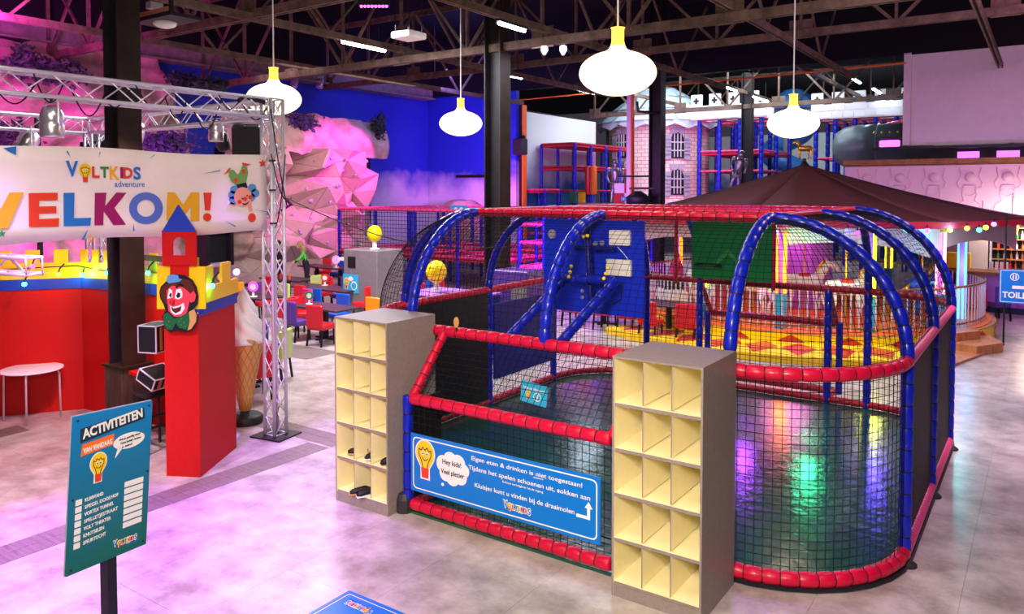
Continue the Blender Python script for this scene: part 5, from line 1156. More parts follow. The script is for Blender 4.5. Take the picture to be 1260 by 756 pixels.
# ================================================================ CAROUSEL UNDER THE BROWN TENT ROOF
CC = Vector((-5.6, 22.3, 0)); 
car = thing('carousel', 'round carousel with brown tent roof, neon columns and white railing behind the court', 'carousel', tuple(CC), world=True)
n8 = 8; off = R(34.8+90+10)
RC = 5.6; zr, za = 2.75, 4.15
def cp(r, a, z): return CC+Vector((r*math.cos(a), r*math.sin(a), z))
NB = 16
for k in range(n8):
    a0 = off+2*PI*k/n8; a1 = off+2*PI*(k+1)/n8; V = []; Fs = []
    for i in range(NB+1):
        u = i/NB; rr2 = RC*u; z = za-(za-zr)*(1-(1-u)**1.28)
        for j in range(5):
            v = j/4; p = cp(rr2, a0, z).lerp(cp(rr2, a1, z), v); p.z -= .10*math.sin(PI*v)*u*(1-u)*2; V.append(p)
    for i in range(NB):
        for j in range(4): Fs.append((i*5+j, (i+1)*5+j, (i+1)*5+j+1, i*5+j+1))
    o = MB().add(V, Fs).build('tent_panel', 'tent', car, True); sd = o.modifiers.new('th', 'SOLIDIFY'); sd.thickness = .012
    # red valance under the rim
    A, B = cp(RC, a0, zr), cp(RC, a1, zr); d = (B-A); L = d.length; T = frame(A, d); P = [(0, 0)]; m_ = 9
    for q in range(m_): P += [(L*(q+t_/4)/m_, -.10-.05*math.sin(PI*t_/4)) for t_ in range(5)]
    P += [(L, 0)]; MB().prism(P[::-1], T, .012).build('valance', 'tent_red', car)
    # scalloped painted panels hanging below the roof
    A, B = cp(4.95, a0, 2.58), cp(4.95, a1, 2.58); d = (B-A); L = d.length; T = frame(A, d); P = [(0, 0), (0, -.62)]+[(L*t_/12, -.62+.30*math.sin(PI*t_/12)**.7) for t_ in range(1, 12)]+[(L, -.62), (L, 0)]
    MB().prism(P[::-1], T, .03).build('scallop_panel', 'wall_relief', car)
    for q in (.25, .5, .75): MB().prism(circ(L*q, -.14, .09, n=12), T, .01, -.012).build('panel_boss', 'yellow', car)
MB().lathe([(.12, 0), (.10, .05), (.05, .12), (.05, .2)], cp(0, 0, za-.05), 12).build('finial', 'steel_dark', car)
# platform, set slightly forward of the roof centre
CV = CC.copy(); CC = Vector((-5.34, 21.26, 0))
AA = [R(-124+70*i/26) for i in range(27)]
mb = MB(); V = [cp(4.35, a, .15) for a in AA]+[cp(5.9, a, .15) for a in AA]+[cp(5.9, a, .005) for a in AA]
mb.add(V, [(i, 27+i, 28+i, i+1) for i in range(26)]+[(27+i, 54+i, 55+i, 28+i) for i in range(26)]); mb.build('apron', 'yellow', car)
for k in range(8):
    a = R(-119+8.5*k); MB().add([cp(5.05, a-.07, .156), cp(5.8, a, .156), cp(5.05, a+.07, .156), cp(4.5, a, .156)], [(0, 1, 2, 3)]).build('apron_diamond', 'red_deep', car)
for r0, r1, z0, z1, m in ((0, 4.4, 0, .34, 'wood_step'), (0, 4.3, .34, .36, 'orange')):
    MB().lathe([(r1, z0), (r1, z1)], tuple(CC), 48).build('platform', m, car)
V = []; Fs = []; 
for k in range(48):  # painted yellow and red diamonds on the skirt, as raised plates
    a = 2*PI*k/48; a2 = 2*PI*(k+1)/48; am = (a+a2)/2
    if k % 2: MB().add([cp(4.42, a, .17), cp(4.43, am, .32), cp(4.42, a2, .17), cp(4.43, am, .03)], [(0, 3, 2, 1)]).build('skirt_diamond', 'red_deep', car)
MB().lathe([(4.415, .02), (4.415, .33)], tuple(CC), 48, cap=False).build('skirt_band', 'yellow_bright', car)
# railing with balusters
rl = MB(); rl.path([cp(4.15, 2*PI*k/48, 1.28) for k in range(48)], .03, 6, closed=True); rl.path([cp(4.15, 2*PI*k/48, .46) for k in range(48)], .025, 6, closed=True); rl.build('railing_rail', 'beam_brown', car)
bl = MB().tube((0, 0, .40), (0, 0, 1.28), .017, 6).build('baluster', 'alu', car)
for k in range(150):
    a = 2*PI*k/150
    if math.sin(a-R(124.8)) > -2:
        o = bl if k == 0 else bl.copy()
        if k: C.objects.link(o); o.parent = car; o.matrix_parent_inverse = bl.matrix_parent_inverse
        o.location = cp(4.15, a, 0)
# neon columns: pixel column + near/far side of the ring
def colx(px, near):
    d = Vector(ray(px, 300)).xy.normalized(); b = -2*d.dot(CC.xy); c = CC.xy.length_squared-3.95**2; disc = max(0, b*b-4*c); t_ = (-b+(-1 if near else 1)*math.sqrt(disc))/2; return Vector((*(d*t_), 0))
for k, (px, near, c) in enumerate(((962, True, 'neon_orange'), (867, True, 'neon_yellow'), (1072, True, 'neon_yellow'), (1158, True, 'neon_pink'), (1184, False, 'neon_cyan'), (1094, False, 'neon_yellow'), (1012, False, 'neon_orange'), (835, False, 'neon_orange'))):
    p = colx(px, near) if px != 1184 else Vector((-1.66, 21.15, 0)); cl_ = thing('neon_column', ('bright orange neon column in the middle of the carousel front', 'yellow neon column below the green backboard', 'yellow neon column hidden partly by a blue arch', 'pink neon column near the right end of the carousel', 'pale blue column at the right end of the carousel, by the steps', 'yellow-green neon column at the back right of the carousel', 'orange neon column at the back middle of the carousel', 'amber neon column at the left end of the carousel')[k], 'column', p)
    MB().box((0, 0, .74), (.20, .20, .78)).build('column_base', 'neon_cyan' if px == 1184 else 'sign_cyan', cl_); co_ = MB().box((0, 0, 1.8), (.13, .13, 1.4)).build('column_core', 'bar_purple', cl_)
    for x in (-.075, .075):
        for y in (-.075, .075): MB().tube((x, y, 1.14), (x, y, 2.5), .022, 6).build('neon_tube', c, co_)
    MB().box((0, 0, 2.54), (.26, .26, .08)).build('capital', 'gold', cl_)
    if k in (0, 1, 2, 3, 4): point(p+Vector((.15, -.45, 1.6)), {'neon_orange': (1, .22, .02), 'neon_yellow': (.9, 1, .1), 'neon_pink': (1, .35, .45), 'neon_cyan': (.2, .6, 1)}[c], 22, .16)
point(CC+Vector((0, -1.5, 2.3)), (1, .25, .75), 60, .6)
# string lights along the rim
for px, py, c, lb in ((811, 264, 'blue', 'violet'), (835, 263, 'yellow', 'yellow, near the left end'), (1021, 287, 'yellow', 'yellow, below the front arch'), (1043, 284, 'blue', 'blue'), (1055, 287, 'pink', 'pink-violet'), (955, 286, 'blue', 'blue, right of the green backboard'), (1115, 283, 'cyan', 'turquoise'), (1141, 284, 'pink', 'pink, right of the turquoise one'), (1169, 283, 'yellow', 'yellow, right of the far arch'), (1190, 281, 'orange', 'orange-red'), (1205, 283, 'cyan', 'turquoise near the bar'), (1213, 280, 'yellow', 'yellow near the bar'), (1223, 276, 'blue', 'blue near the right tip')):
    near = px < 1230; d = Vector(ray(px, py)).xy.normalized(); b = -2*d.dot(CV.xy); c_ = CV.xy.length_squared-5.45**2; dd = b*b-4*c_; t_ = (-b-math.sqrt(max(0, dd)))/2; q = d*t_; dz = ray(px, py)
    p = Vector((q.x, q.y, 3.4+dz[2]*t_/math.hypot(dz[0], dz[1]))); t = thing('string_bulb', 'small coloured bulb on the tent rim: '+lb, 'light bulb', p); MB().ball((0, 0, 0), .055, 8, 6).build('bulb_glass', 'bulb_'+c, t); MB().tube((0, 0, .04), (0, 0, .12), .02, 6).build('bulb_socket', 'black', t)
for (x, y, c) in ((-2.9, 17.2, (.12, .05, 1)), (-4.1, 16.9, (.05, 1, .45)), (-5.4, 16.7, (.35, .06, 1)), (-1.6, 18.3, (.05, .8, .8))): point((x, y, 2.6), c, 55, .14)
# horses
def horse(loc, rz, m, lb, s=1., pole=True, cat='figure'):
    t = thing('carousel_horse' if pole else 'horse_figurine', lb, cat, loc, rz); t.scale = (s, s, s)
    b = MB(); b.path([(-.42, 0, .62), (-.36, 0, .66), (-.2, 0, .66), (.05, 0, .63), (.25, 0, .66), (.36, 0, .72)], [.07, .15, .17, .16, .17, .10], 12)
    b.path([(.28, 0, .72), (.42, 0, .92), (.50, 0, 1.06)], [.13, .09, .07], 10); b.path([(.46, 0, 1.08), (.58, 0, 1.04), (.72, 0, .94)], [.075, .065, .04], 10)
    for x, y, f in ((.28, .08, .12), (.26, -.08, -.04), (-.32, .08, -.10), (-.30, -.08, .05)): b.path([(x, y, .60), (x+f, y, .34), (x+f*.4, y, .18), (x+f*.5, y, .02)], [.075, .045, .035, .04], 8)
    for y in (-.035, .035): b.tube((.47, y, 1.10), (.46, y, 1.18), .025, 5, .005)
    b.build('horse_body', m, t, True)
    MB().path([(-.44, 0, .70), (-.58, 0, .62), (-.62, 0, .40)], [.04, .05, .015], 8).build('tail', 'gold' if pole else m, t, True); MB().path([(.44, 0, 1.14), (.34, 0, 1.0), (.26, 0, .82)], [.03, .045, .03], 8).build('mane', 'gold' if pole else m, t, True)
    if pole: MB().rbox((0, 0, .80), (.26, .28, .07), .02).build('saddle', 'red_deep', t); MB().tube((0, 0, -.3), (0, 0, 2.0/s-.2), .02, 8).build('pole', 'gold', t)
    return t
horse(CV+Vector((0, 0, za+.13)), R(215), 'gold', 'small golden horse figurine on the tip of the brown tent roof', .46, False, 'ornament')
for k, (a, r, m, lb) in enumerate(((-60, 3.3, 'plush', 'pale pink carousel horse at the front right'), (-95, 3.3, 'white', 'white carousel horse at the front, behind the railing'), (-125, 3.2, 'offwhite', 'cream carousel horse at the front left'), (-25, 3.3, 'chair_blue', 'blue carousel horse at the right side'), (-155, 3.3, 'chair_pink', 'pink carousel horse at the left side'), (-75, 2.1, 'plush', 'pale carousel horse in the inner ring'), (-115, 2.1, 'chair_purple', 'purple carousel horse in the inner ring'))):
    a = R(a); horse(cp(r, a, .55), a+PI/2, m, lb, 1.05)
t = thing('carousel_car', 'small pale carousel car behind the railing, left part', 'car', cp(3.6, R(-138), .36), R(-48)); MB().rbox((0, 0, .30), (1.1, .55, .36), .06).build('car_body', 'white', t); MB().rbox((-.1, 0, .58), (.5, .5, .22), .05).build('cabin', 'charcoal', t)
for x in (-.35, .35):
    for y in (-.28, .28): MB().lathe([(.13, -.04), (.13, .04)], (x, y, .13), 12, Matrix.Rotation(R(90), 4, 'X')).build('wheel', 'black', t)
MB().lathe([(.75, .34), (.75, 2.6)], tuple(CC), 12).build('centre_drum', 'bar_purple', car)
t = thing('wooden_steps', 'wooden corner steps up to the carousel, right of the court', 'steps', (-1.5, 17.8, 0), world=True)
a, b, c_, d_ = (-1.15, 18.0), (-.72, 19.15), (-1.9, 19.9), (-2.6, 18.5)
def slab(nm, pts, z0, z1, m): 
    n = len(pts); return MB().add([(*p, z0) for p in pts]+[(*p, z1) for p in pts], [tuple(reversed(range(n))), tuple(range(n, 2*n))]+[(i, (i+1) % n, n+(i+1) % n, n+i) for i in range(n)]).build(nm, m, t)
slab('step', [(-1.45, 17.0), (-.95, 18.9), (-2.0, 20.4), (-3.2, 18.9)], 0, .05, 'wood_step'); slab('step', [(-1.15, 18.4), (-.72, 19.15), (-1.4, 21.2), (-2.6, 20.2), (-1.9, 18.7)], .0, .20, 'wood_step'); slab('step', [(-1.55, 18.75), (-1.15, 19.35), (-1.7, 20.9), (-2.6, 20.0)], .20, .38, 'wood_step')
# ================================================================ BAR ON THE RIGHT
bar = thing('bar_counter', 'long purple panelled bar counter with dark top at the right', 'bar', (-1, 25.3, 0), world=True)
MB().box((1.7, 25.75, .54), (7.6, .8, 1.06)).build('counter_body', 'bar_purple', bar); MB().box((1.7, 25.7, 1.10), (7.8, 1.05, .07)).build('countertop', 'beam_brown', bar); MB().box((1.7, 25.33, .08), (7.6, .06, .16)).build('kick_board', 'navy', bar)
for k in range(5):
    x = -1.4+k*1.3
    f = MB()
    for s in (-1, 1): f.box((x+s*.55, 25.335, .6), (.06, .03, .75)); f.box((x, 25.335, .6+s*.36), (1.1, .03, .06))
    f.build('panel_moulding', 'bar_purple', bar)
cabn = thing('bar_cabinet', 'lit back bar cabinet full of bottles and glasses', 'cabinet', (-1.2, 27.4, 0), world=True)
x0, x1 = -1.7, 4.0
MB().box(((x0+x1)/2, 27.75, 1.45), (x1-x0, .06, 2.3)).build('back_panel', 'charcoal', cabn); MB().box((x0-.02, 27.45, 1.4), (.5, .6, 1.9)).build('side_unit', 'offwhite', cabn)
for z in (1.05, 1.35, 1.65, 1.95, 2.3): MB().box(((x0+x1)/2, 27.5, z), (x1-x0, .45, .03)).build('shelf_board', 'wood_step', cabn)
for x in (x0+.3, .2, 1.6, 3.0): MB().box((x, 27.45, 1.65), (.05, .5, 1.3)).build('upright', 'alu', cabn)
point((-.3, 27.0, 2.35), (1, .85, .6), 60, .1); point((1.5, 26.9, 2.35), (1, .85, .6), 25, .1)
bp0 = {}; GR = ''
def bottle(x, y, z, m, lb, s=1.):
    if m not in bp0:
        t = thing('bottle', lb, 'bottle', (x, y, z)); MB().lathe([(.035, 0), (.038, .01), (.038, .15), (.014, .20), (.013, .26)], seg=10).build('bottle_body', m, t, True); MB().lathe([(.015, .255), (.015, .285)], seg=8).build('bottle_cap', 'gold', t); bp0[m] = t
    else: t = dup(bp0[m], (x, y, z))
    t['label'] = lb; t['group'] = GR; t.scale = (s, s, s); return t
rb = random.Random(3)
for r_, z in enumerate((1.065, 1.365, 1.665, 1.965)):
    GR = 'bottles in the '+('lowest', 'second', 'third', 'top')[r_]+' row of the back bar cabinet'
    for k in range(22):
        x = -1.2+k*.15+rb.uniform(-.02, .02)
        if x > 1.6: continue
        bottle(x, 27.4, z, rb.choice(('bottle_amber', 'bottle_green', 'offwhite', 'bottle_amber', 'red_letter')), 'small bottle in the '+('lowest', 'second', 'third', 'top')[r_]+' row of the back bar cabinet', .9)
for k in range(4): t = thing('cup_stack', 'stack of white cups on the bar, '+('first', 'second', 'third', 'fourth')[k]+' from the left', 'cups', (-1.3+k*.12, 25.9, 1.135), group='white cup stacks on the bar'); MB().lathe([(.035, 0), (.045, .08), (.036, .08), (.046, .16), (.037, .16), (.046, .24)], seg=10).build('cups', 'white', t)
t = thing('yellow_box', 'yellow cardboard box on the bar behind the carousel end', 'box', (-2.15, 26.3, 0)); MB().rbox((0, 0, 1.35), (.6, .4, .45), .01).build('box_body', 'yellow', t); MB().box((0, 0, .56), (.6, .4, 1.12)).build('box_stand', 'charcoal', t)
for k, (px, py) in enumerate(((1218, 285), (1232, 296))):
    p = aty((1208, 1245)[k], (291, 283)[k], 25.0); t = thing('bar_lamp', ('left', 'right')[k]+' glowing orange lantern over the bar', 'lamp', p); MB().lathe([(.13, -.12), (.17, .10), (.15, .12)], seg=12).build('lamp_shade', 'pot_glow', t); MB().tube((0, 0, .12), (0, 0, 1.0), .01, 5).build('cord', 'black', t)
BC = 'chairs at the bar tables'
chair('red', -1.55, 23.25, 30, 'red chair standing before the purple bar', BC); chair('purple', -1.05, 23.9, 40, 'dark purple chair behind the red one at the bar', BC); chair('red', -2.4, 24.5, 190, 'red chair half hidden behind the pale blue column', BC)
table(-1.95, 23.8, .8, .8, 'small pale table beside the red chair at the bar', m='bin_grey', z=.85)
p = atz(1186, 378); 
# toilet sign hanging on a pole
tsn = thing('toilet_sign', 'blue hanging sign with white arrow reading TOILETTEN, cut by the right edge', 'sign', (-.8, 20, 1.7), world=True)
T = frame(aty(1230, 331, 20), (1, 0, 0)); MB().prism(rrect(0, -.74, 1.0, 0, .01), T, .02, -.02).build('panel', 'sign_blue', tsn)
o = rrect(.02, -.72, .98, -.02, .02); i_ = rrect(.03, -.71, .97, -.03, .02); n = len(o); MB().add([T @ Vector((*q, .001)) for q in o]+[T @ Vector((*q, .001)) for q in i_], [(k, (k+1) % n, n+(k+1) % n, n+k) for k in range(n)]).build('border', 'white', tsn)
text('lettering', 'TOILETTEN', T, .06, -.62, .13, 'white', tsn, bold=.03, w_=.86)
MB().prism([(.24, -.42), (.48, -.42), (.48, -.49), (.62, -.385), (.48, -.28), (.48, -.35), (.24, -.35)], T, .001, .001).build('arrow', 'white', tsn)
for x in (.28, .56, .84):
    P1 = circ(x, -.16, .085, n=18); P2 = circ(x, -.16, .07, n=18); MB().add([T @ Vector((*q, .001)) for q in P1]+[T @ Vector((*q, .001)) for q in P2], [(k, (k+1) % 18, 18+(k+1) % 18, 18+k) for k in range(18)]).build('symbol_ring', 'white', tsn)
    for s in (-.025, .025): MB().prism(rrect(x+s-.012, -.21, x+s+.012, -.13, .004), T, .001, .001).prism(circ(x+s, -.115, .012, n=8), T, .001, .001).build('symbol_person', 'white', tsn)
sp_ = T @ Vector((.1, -.0, -.03)); MB().tube((sp_.x, sp_.y, 0), (sp_.x, sp_.y, 2.9), .02, 8).build('sign_pole', 'steel_dark', tsn)
# ================================================================ CASTLE HALL
# round tower
TC = Vector((-17.9, 40.0, 0)); RT = 2.75
tow = thing('castle_tower', 'round brick castle tower with pale scalloped cone roof and barred windows', 'tower', tuple(TC), world=True)
mb = MB(); ns = 32; V = []; Fs = []
for z in (2.2, 6.9): V += [TC+Vector((RT*math.cos(2*PI*k/ns), RT*math.sin(2*PI*k/ns), z)) for k in range(ns+1)]
Fs = [(k, k+1, ns+2+k, ns+1+k) for k in range(ns)]; mb.add(V, Fs); tb = mb.build('tower_wall', 'tower_brick', tow, True)
uv = tb.data.uv_layers.new(name='UVMap')
for poly in tb.data.polygons:
    for li in poly.loop_indices:
        vi = tb.data.loops[li].vertex_index; k = vi % (ns+1); uv.data[li].uv = (k/ns*2*PI*RT, tb.data.vertices[vi].co.z)
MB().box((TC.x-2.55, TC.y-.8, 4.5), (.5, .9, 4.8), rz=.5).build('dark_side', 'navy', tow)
ns = 28; V = []; Fs = []; lev = [(3.35, 6.75), (3.3, 7.05), (2.5, 7.75), (1.7, 8.45), (.9, 9.0), (.05, 9.2)]
for i, (r, z) in enumerate(lev):
    for k in range(ns): a = 2*PI*k/ns; w_ = .12*math.cos(a*14) if i == 0 else 0; V.append(TC+Vector(((r+w_*.3)*math.cos(a), (r+w_*.3)*math.sin(a), z+(w_ if i == 0 else 0)-(.05*math.cos(a*7+i) if 0 < i < 5 else 0))))
for i in range(len(lev)-1):
    for k in range(ns): Fs.append((i*ns+k, i*ns+(k+1) % ns, (i+1)*ns+(k+1) % ns, (i+1)*ns+k))
MB().add(V, Fs).build('cone_roof', 'roof_slate', tow)
tl = MB()   # big roof shingles
for i in range(4):
    for k in range(18):
        a = 2*PI*(k+(i % 2)*.5)/18; r0, z0 = lev[i+1][0]+.04, lev[i+1][1]+.03; f = .62; r1 = r0+(lev[i+2][0]-lev[i+1][0])*f if i < 4 else 0; z1 = z0+(lev[i+2][1]-lev[i+1][1])*f
        da = .15; tl.add([TC+Vector(((r0+.06)*math.cos(a-da), (r0+.06)*math.sin(a-da), z0)), TC+Vector(((r0+.06)*math.cos(a+da), (r0+.06)*math.sin(a+da), z0)), TC+Vector((r1*math.cos(a+da*1.1), r1*math.sin(a+da*1.1), z1)), TC+Vector((r1*math.cos(a-da*1.1), r1*math.sin(a-da*1.1), z1))], [(0, 1, 2, 3)])
tl.build('shingles', 'roof_slate', tow, kind='stuff')
def twin(px, py0, py1, hw, arch_=True):
    d = Vector(ray(px, 200)).xy.normalized(); b = -2*d.dot(TC.xy); c = TC.xy.length_squared-(RT)**2; t_ = (-b-math.sqrt(max(0, b*b-4*c)))/2; q = d*t_; nrm = (q-TC.xy).normalized()
    sl = math.hypot(*ray(px, 200)[:2]); z0 = 3.4+ray(px, py1)[2]*t_/sl; z1 = 3.4+ray(px, py0)[2]*t_/sl
    T = frame((q.x, q.y, 0), (-nrm.y, nrm.x, 0))
    P = [(-hw, z0), (hw, z0), (hw, z1-hw), (hw*.7, z1-.25*hw), (0, z1), (-hw*.7, z1-.25*hw), (-hw, z1-hw)]
    w1 = MB().prism(P, T, .06, .0).build('tower_window', 'black', tow)
    for k in (-1, 0, 1): MB().box(T @ Vector((k*hw*.5, (z0+z1)/2, .09)), (.05, .05, (z1-z0)*.9)).build('window_bar', 'alu', w1)
    for z in (z0+(z1-z0)*.3, z0+(z1-z0)*.62): MB().prism([(-hw, z-.03), (hw, z-.03), (hw, z+.03), (-hw, z+.03)], T, .04, .07).build('window_bar', 'alu', w1)
    m_ = 7
    for s in (-1, 1):
        for k in range(m_):
            z = z0+(z1-z0)*(k+.5)/m_; x = s*(hw+.16) if k < m_-1 else s*hw*.6; zz = z if k < m_-1 else z1+.1
            MB().prism([(x-.16, zz-.15), (x+.16, zz-.15), (x+.17, zz+.14), (x-.15, zz+.14)], T, .10, 0).build('stone_surround', 'stone_grey', w1)
twin(766, 164, 194, .36); twin(833, 163, 195, .36); twin(833, 208, 240, .36); twin(764, 205, 240, .36)
# knights standing on a ledge
def knight(px, pyf, D, lb, s=1., rz=0):
    p = atd(px, pyf, D); t = thing('knight_armour', lb, 'statue', p, rz); t.scale = (s, s, s)
    b = MB()
    for x in (-.11, .11): b.path([(x*1.5, -.05, .0), (x*1.4, .0, .1), (x*1.2, 0, .48), (x, 0, .52), (x*.9, 0, .9)], [.07, .06, .075, .08, .11], 10); b.path([(x*1.5, 0, .04), (x*1.7, -.18, .03)], [.06, .04], 8)
    b.path([(0, 0, .86), (0, 0, 1.05), (0, 0, 1.3), (0, 0, 1.45), (0, 0, 1.52)], [.17, .15, .21, .17, .07], 14)
    for sx in (-1, 1): b.ball((sx*.25, 0, 1.40), .11, 10, 7); b.path([(sx*.27, 0, 1.38), (sx*.34, 0, 1.12), (sx*.27, -.14, .92)], [.075, .06, .05], 8); b.ball((sx*.26, -.17, .90), .06, 8, 6)
    b.build('armour_body', 'armour', t, True)
    h = MB(); h.lathe([(.09, 1.5), (.125, 1.58), (.13, 1.68), (.10, 1.78), (.03, 1.83)], seg=14); h.build('helmet', 'armour', t, True); MB().box((0, -.115, 1.68), (.17, .05, .03)).build('visor_slit', 'black', t); MB().lathe([(.20, .78), (.24, .60), (.22, .60), (.18, .78)], seg=12).build('tasset', 'armour', t, True)
    return t
kb = thing('knight_ledge', 'dark ledge carrying the knight and shield before the tower', 'ledge', (-12.4, 24.5, 0), world=True)
q = atd(757, 251, 30.3); MB().box((q.x+.2, q.y, 2.85), (3.2, 1.0, .12)).build('ledge_top', 'beam_brown', kb)
for s in (-1.3, 1.5): MB().box((q.x+s, q.y, 1.4), (.12, .12, 2.8)).build('ledge_post', 'navy', kb)
knight(757, 250, 30.3, 'grey suit of armour standing in front of the castle tower', .92, R(30)); 
q = atd(902, 236, 30); knight(902, 236, 30, 'second suit of armour, leaning beside the column behind the tent roof', .9, R(35)).rotation_euler = (0, R(12), R(35)); 
kb2 = thing('knight_ledge', 'hidden stand under the second suit of armour', 'ledge', (q.x, q.y, 0)); MB().box((0, 0, q.z/2-.02), (.8, .6, q.z-.04)).build('stand_body', 'charcoal', kb2)
p = atd(768, 250, 29.6); T = frame(p, (.821, .571, 0)); sh = thing('shield_panel', 'red and white quartered shield panel beside the suit of armour', 'shield', p, world=True)
for k, (x, y) in enumerate(((0, .38), (.38, .38), (0, 0), (.38, 0))): MB().prism(rrect(x-.38, y, x, y+.38, .01) if k < 4 else [], T, .03).build('quarter', ('white', 'red_deep', 'red_deep', 'white')[k], sh)
T = frame(atd(764, 246, 29.4), (.821, .571, 0)); t = thing('arrow_sign', 'small light blue sign at the foot of the suit of armour', 'sign', T.translation, world=True); MB().prism(rrect(0, -.05, .32, .12, .01), T, .02).build('panel', 'sign_cyan', t); MB().prism(circ(.1, .035, .04, n=10), T, .003, .021).build('round_symbol', 'white', t); MB().prism(circ(.22, .035, .04, n=10), T, .003, .021).build('round_symbol', 'white', t)
p = atd(785, 243, 27.0); t = thing('column_foot_pot', 'black round-topped drum at the foot of the column before the tower', 'drum', p); MB().lathe([(.40, -.25), (.42, 0), (.30, .10), (.12, .22)], seg=20).build('drum_body', 'black', t, True); MB().tube((0, 0, -.2), (0, 0, -3.0), .1, 8).build('drum_stem', 'black', t)
tag(MB().beam(atd(760, 217, 27), atd(800, 217, 27), .05, .06).build('wall_bar', 'black'), 'thin dark bar across the tower at knight height', 'bar'); tag(MB().beam(atd(775, 232, 26.8), atd(805, 232, 26.8), .3, .07).build('shelf_bar', 'table_dark'), 'short brown shelf bar beside the column before the tower', 'shelf')
mb = MB(); a = atd(784, 125, 27.2); b = atd(785, 137, 27.2); c = atd(803, 139, 27.2); mb.path([a, b, c, atd(812, 139, 27.35)], .05, 6); tag(mb.build('bent_bracket', 'steel_dark'), 'bent dark bracket on the column before the tower roof', 'bracket')
t = thing('wall_speaker', 'small dark loudspeaker on the edge of the far white wall', 'speaker', atx(633, 181, -19.2)); MB().rbox((.3, 0, 0), (.5, .5, .7), .04).build('cabinet', 'charcoal', t); MB().ball((.4, .1, .42), .1, 8, 6).build('bracket', 'black', t)
# climbing frames left and right of the tower
playframe('climbing_frame', 'low blue and red climbing frame step left of the castle tower', -19.4, 28.9, -18.3, 30.1, (1.5, 3.45), 1, 1, rr='foam_pink', decks=((3.4, 'tent_red'),), pr=.08)
cfm = playframe('climbing_frame', 'tall blue and red climbing frame left of the castle tower, with orange roll', -19.4, 30.3, -17.6, 36.2, (2.4, 3.4, 4.5, 5.55), 1, 4, rr='foam_darkred', decks=((4.45, 'tent_red'), (5.5, 'tent_red')), pr=.08)
p = atd(727, 222, 35.5); t = thing('punch_roll', 'orange and red upright roll in the left climbing frame', 'roller', p)
for k in range(2): MB().lathe([(.14, -.65), (.15, -.6), (.15, .6), (.14, .65)], (k*.28-.14, 0, 0), 12).build('roll', ('red_deep', 'orange')[k], t, True)
for px, m in ((705, 'bow_green'), (716, 'yellow')): p = atd(px, 243, 34.5+.1*(px-705)); MB().rbox(p, (.35, .12, .5), .02).build('panel_board', m, cfm)
def fr(px0, px1, y, yb, zs, nx, ny2, lb, **k):
    a = aty(px0, 235, y).x; b = aty(px1, 235, y).x; return playframe('climbing_frame', lb, a, y, b, yb, zs, nx, ny2, **k)
fr(860, 936, 38, 43, (1.5, 3.0, 4.4, 5.4, 7.0), 3, 2, 'tall climbing frame with white battlements between tower and spiral slide', pr=.11, rr='foam_pink', decks=((2.95, 'tent_red'), (5.3, 'tent_red')))
fr(1003, 1128, 40, 45, (1.5, 3.4, 5.0, 6.9), 5, 2, 'wide climbing frame with white battlements right of the spiral slide', pr=.11, rr='foam_pink', decks=((3.3, 'tent_red'),))
def battle(px0, px1, y, z0, lb, D=1.2):
    a = aty(px0, 235, y).x; b = aty(px1, 235, y).x; t = thing('battlement', lb, 'battlement', (a, y, z0), world=True)
    for yy, nm in ((y, 0), (y+D, 1)):
        MB().box(((a+b)/2, yy, z0+.35), (b-a, .15, .7)).build('wall_strip', 'battlement', t); n = round((b-a)/1.05)
        for k in range(n):
            x = a+(b-a)*(k+.3)/n
            if nm == 0:
                f = MB(); f = f.box((x, yy, z0+.98), (.55, .18, .58)).build('merlon', 'battlement', t); T = frame((x, yy-.1, z0+.95), (1, 0, 0))
                MB().prism([(-.14, -.05), (-.05, -.05), (-.05, -.15), (.05, -.15), (.05, -.05), (.14, -.05), (.14, .05), (.05, .05), (.05, .15), (-.05, .15), (-.05, .05), (-.14, .05)], T, .02).build('arrow_slit', 'black', f)
    blk = MB()
    for r_ in range(2):
        for k in range(round((b-a)/.5)): blk.box((a+.25+k*.5+(r_ % 2)*.1, y-.09, z0+.18+r_*.34), (.42, .04, .26))
    blk.build('stone_blocks', 'battlement', t, kind='stuff')
battle(850, 942, 37.8, 7.0, 'white castle battlement left of the glowing lamp above the climbing frame'); battle(997, 1130, 39.8, 6.9, 'white castle battlement right of the glowing lamp above the climbing frame')
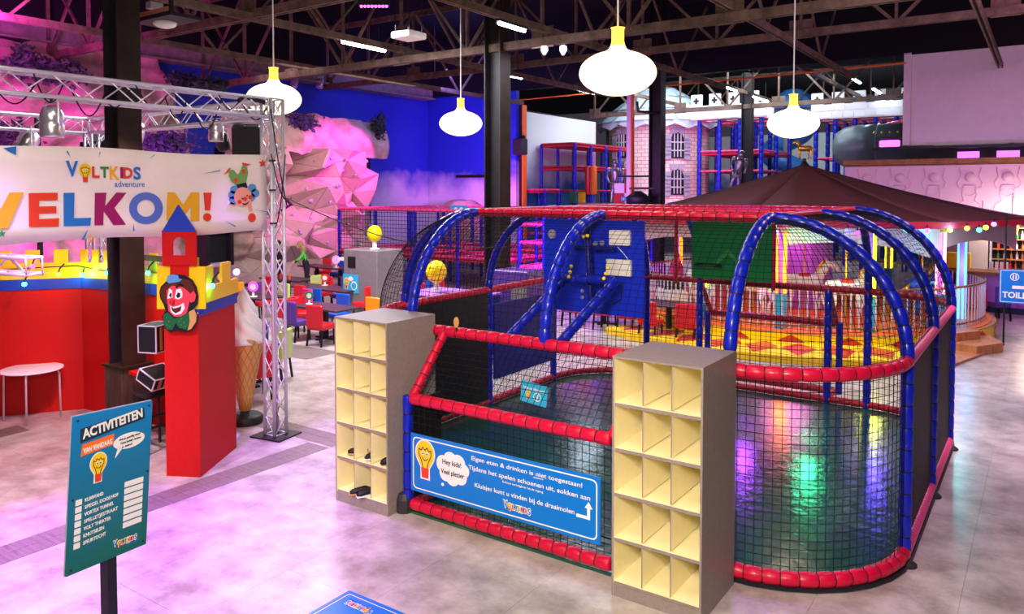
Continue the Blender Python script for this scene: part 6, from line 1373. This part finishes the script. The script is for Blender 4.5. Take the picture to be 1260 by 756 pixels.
# spiral slide
q = aty(968, 235, 45.2); sl = thing('spiral_slide', 'blue spiral tube slide behind the glowing lamp above the tent', 'slide', (q.x, 45.2, 0), world=True)
mb = MB(); mb.path([(q.x+.95*math.cos(a), 45.2+.95*math.sin(a), 7.1-2.8*(a-0)/(2*PI)) for a in [2*PI*1.9*i/48 for i in range(49)]], .58, 14); mb.build('slide_tube', 'slide_blue', sl, True)
MB().tube((q.x, 45.2, 0), (q.x, 45.2, 9.0), .25, 10).build('centre_pole', 'stone_grey', sl)
MB().lathe([(1.5, 7.5), (1.15, 8.1), (.5, 8.6), (.05, 8.7)], (q.x+.3, 45.2, .5), 10).build('slide_roof', 'slide_blue', sl)
# dark tube
a = aty(1026, 182, 36); b = aty(1140, 182, 36); tt = thing('crawl_tube', 'dark horizontal crawl tube with a lit violet port, before the right climbing frame', 'tube', (a.x, 36, a.z), world=True)
mb = MB(); L = b.x-a.x; mb.path([(a.x, 36, a.z), (a.x+.12, 36, a.z), (a.x+.5, 36, a.z), (a.x+1.0, 36, a.z), (a.x+L*.5, 36, a.z)], [.3, .65, .88, .95, .95], 22); mb.build('tube_end', 'tube_dark', tt, True)
mb = MB(); mb.path([(a.x+L*.5, 36, a.z), (a.x+L*.5+.06, 36, a.z), (b.x, 36, a.z)], [1.02, .95, .95], 22); mb.build('tube_body', 'tube_dark', tt, True)
MB().rbox((a.x+L*.66, 35.06, a.z+.1), (1.1, .16, .55), .05).build('port_frame', 'charcoal', tt); MB().rbox((a.x+L*.66, 35.0, a.z+.05), (.8, .1, .3), .04).build('port_window', 'window_violet', tt)
for k in range(5):
    for z in (-.25, .42): MB().ball((a.x+L*.66-.6+k*.3, 34.98, a.z+.1+z), .05, 6, 5).build('rivet', 'gold', tt)
MB().box((a.x+1.2, 36, a.z-1.05), (.2, 1.2, .3)).box((a.x+L*.8, 36, a.z-1.05), (.2, 1.2, .3)).build('tube_cradle', 'foam_blue', tt); 
for x in (a.x+1.2, a.x+L*.8): MB().box((x, 36, (a.z-1.2)/2), (.2, .3, a.z-1.2)).build('cradle_post', 'foam_blue', tt)
ar = thing('arched_bridge', 'pink arched rails above the dark crawl tube', 'bridge', (a.x, 37.5, 3.5), world=True)
for yy in (37.5, 39): foam('arch_rail', [(a.x+.2+3.2*(1-math.cos(PI*k/14)), yy, 5.0+1.5*math.sin(PI*k/14)) for k in range(15)], .09, 'foam_pink', .4, ar, n=6)
for x in (a.x+.2, a.x+6.6):
    for yy in (37.5, 39): foam('arch_post', [(x, yy, 0), (x, yy, 5.0)], .08, 'foam_blue', .4, ar, n=6)
# grouped things that only differ by row keep one group each; done
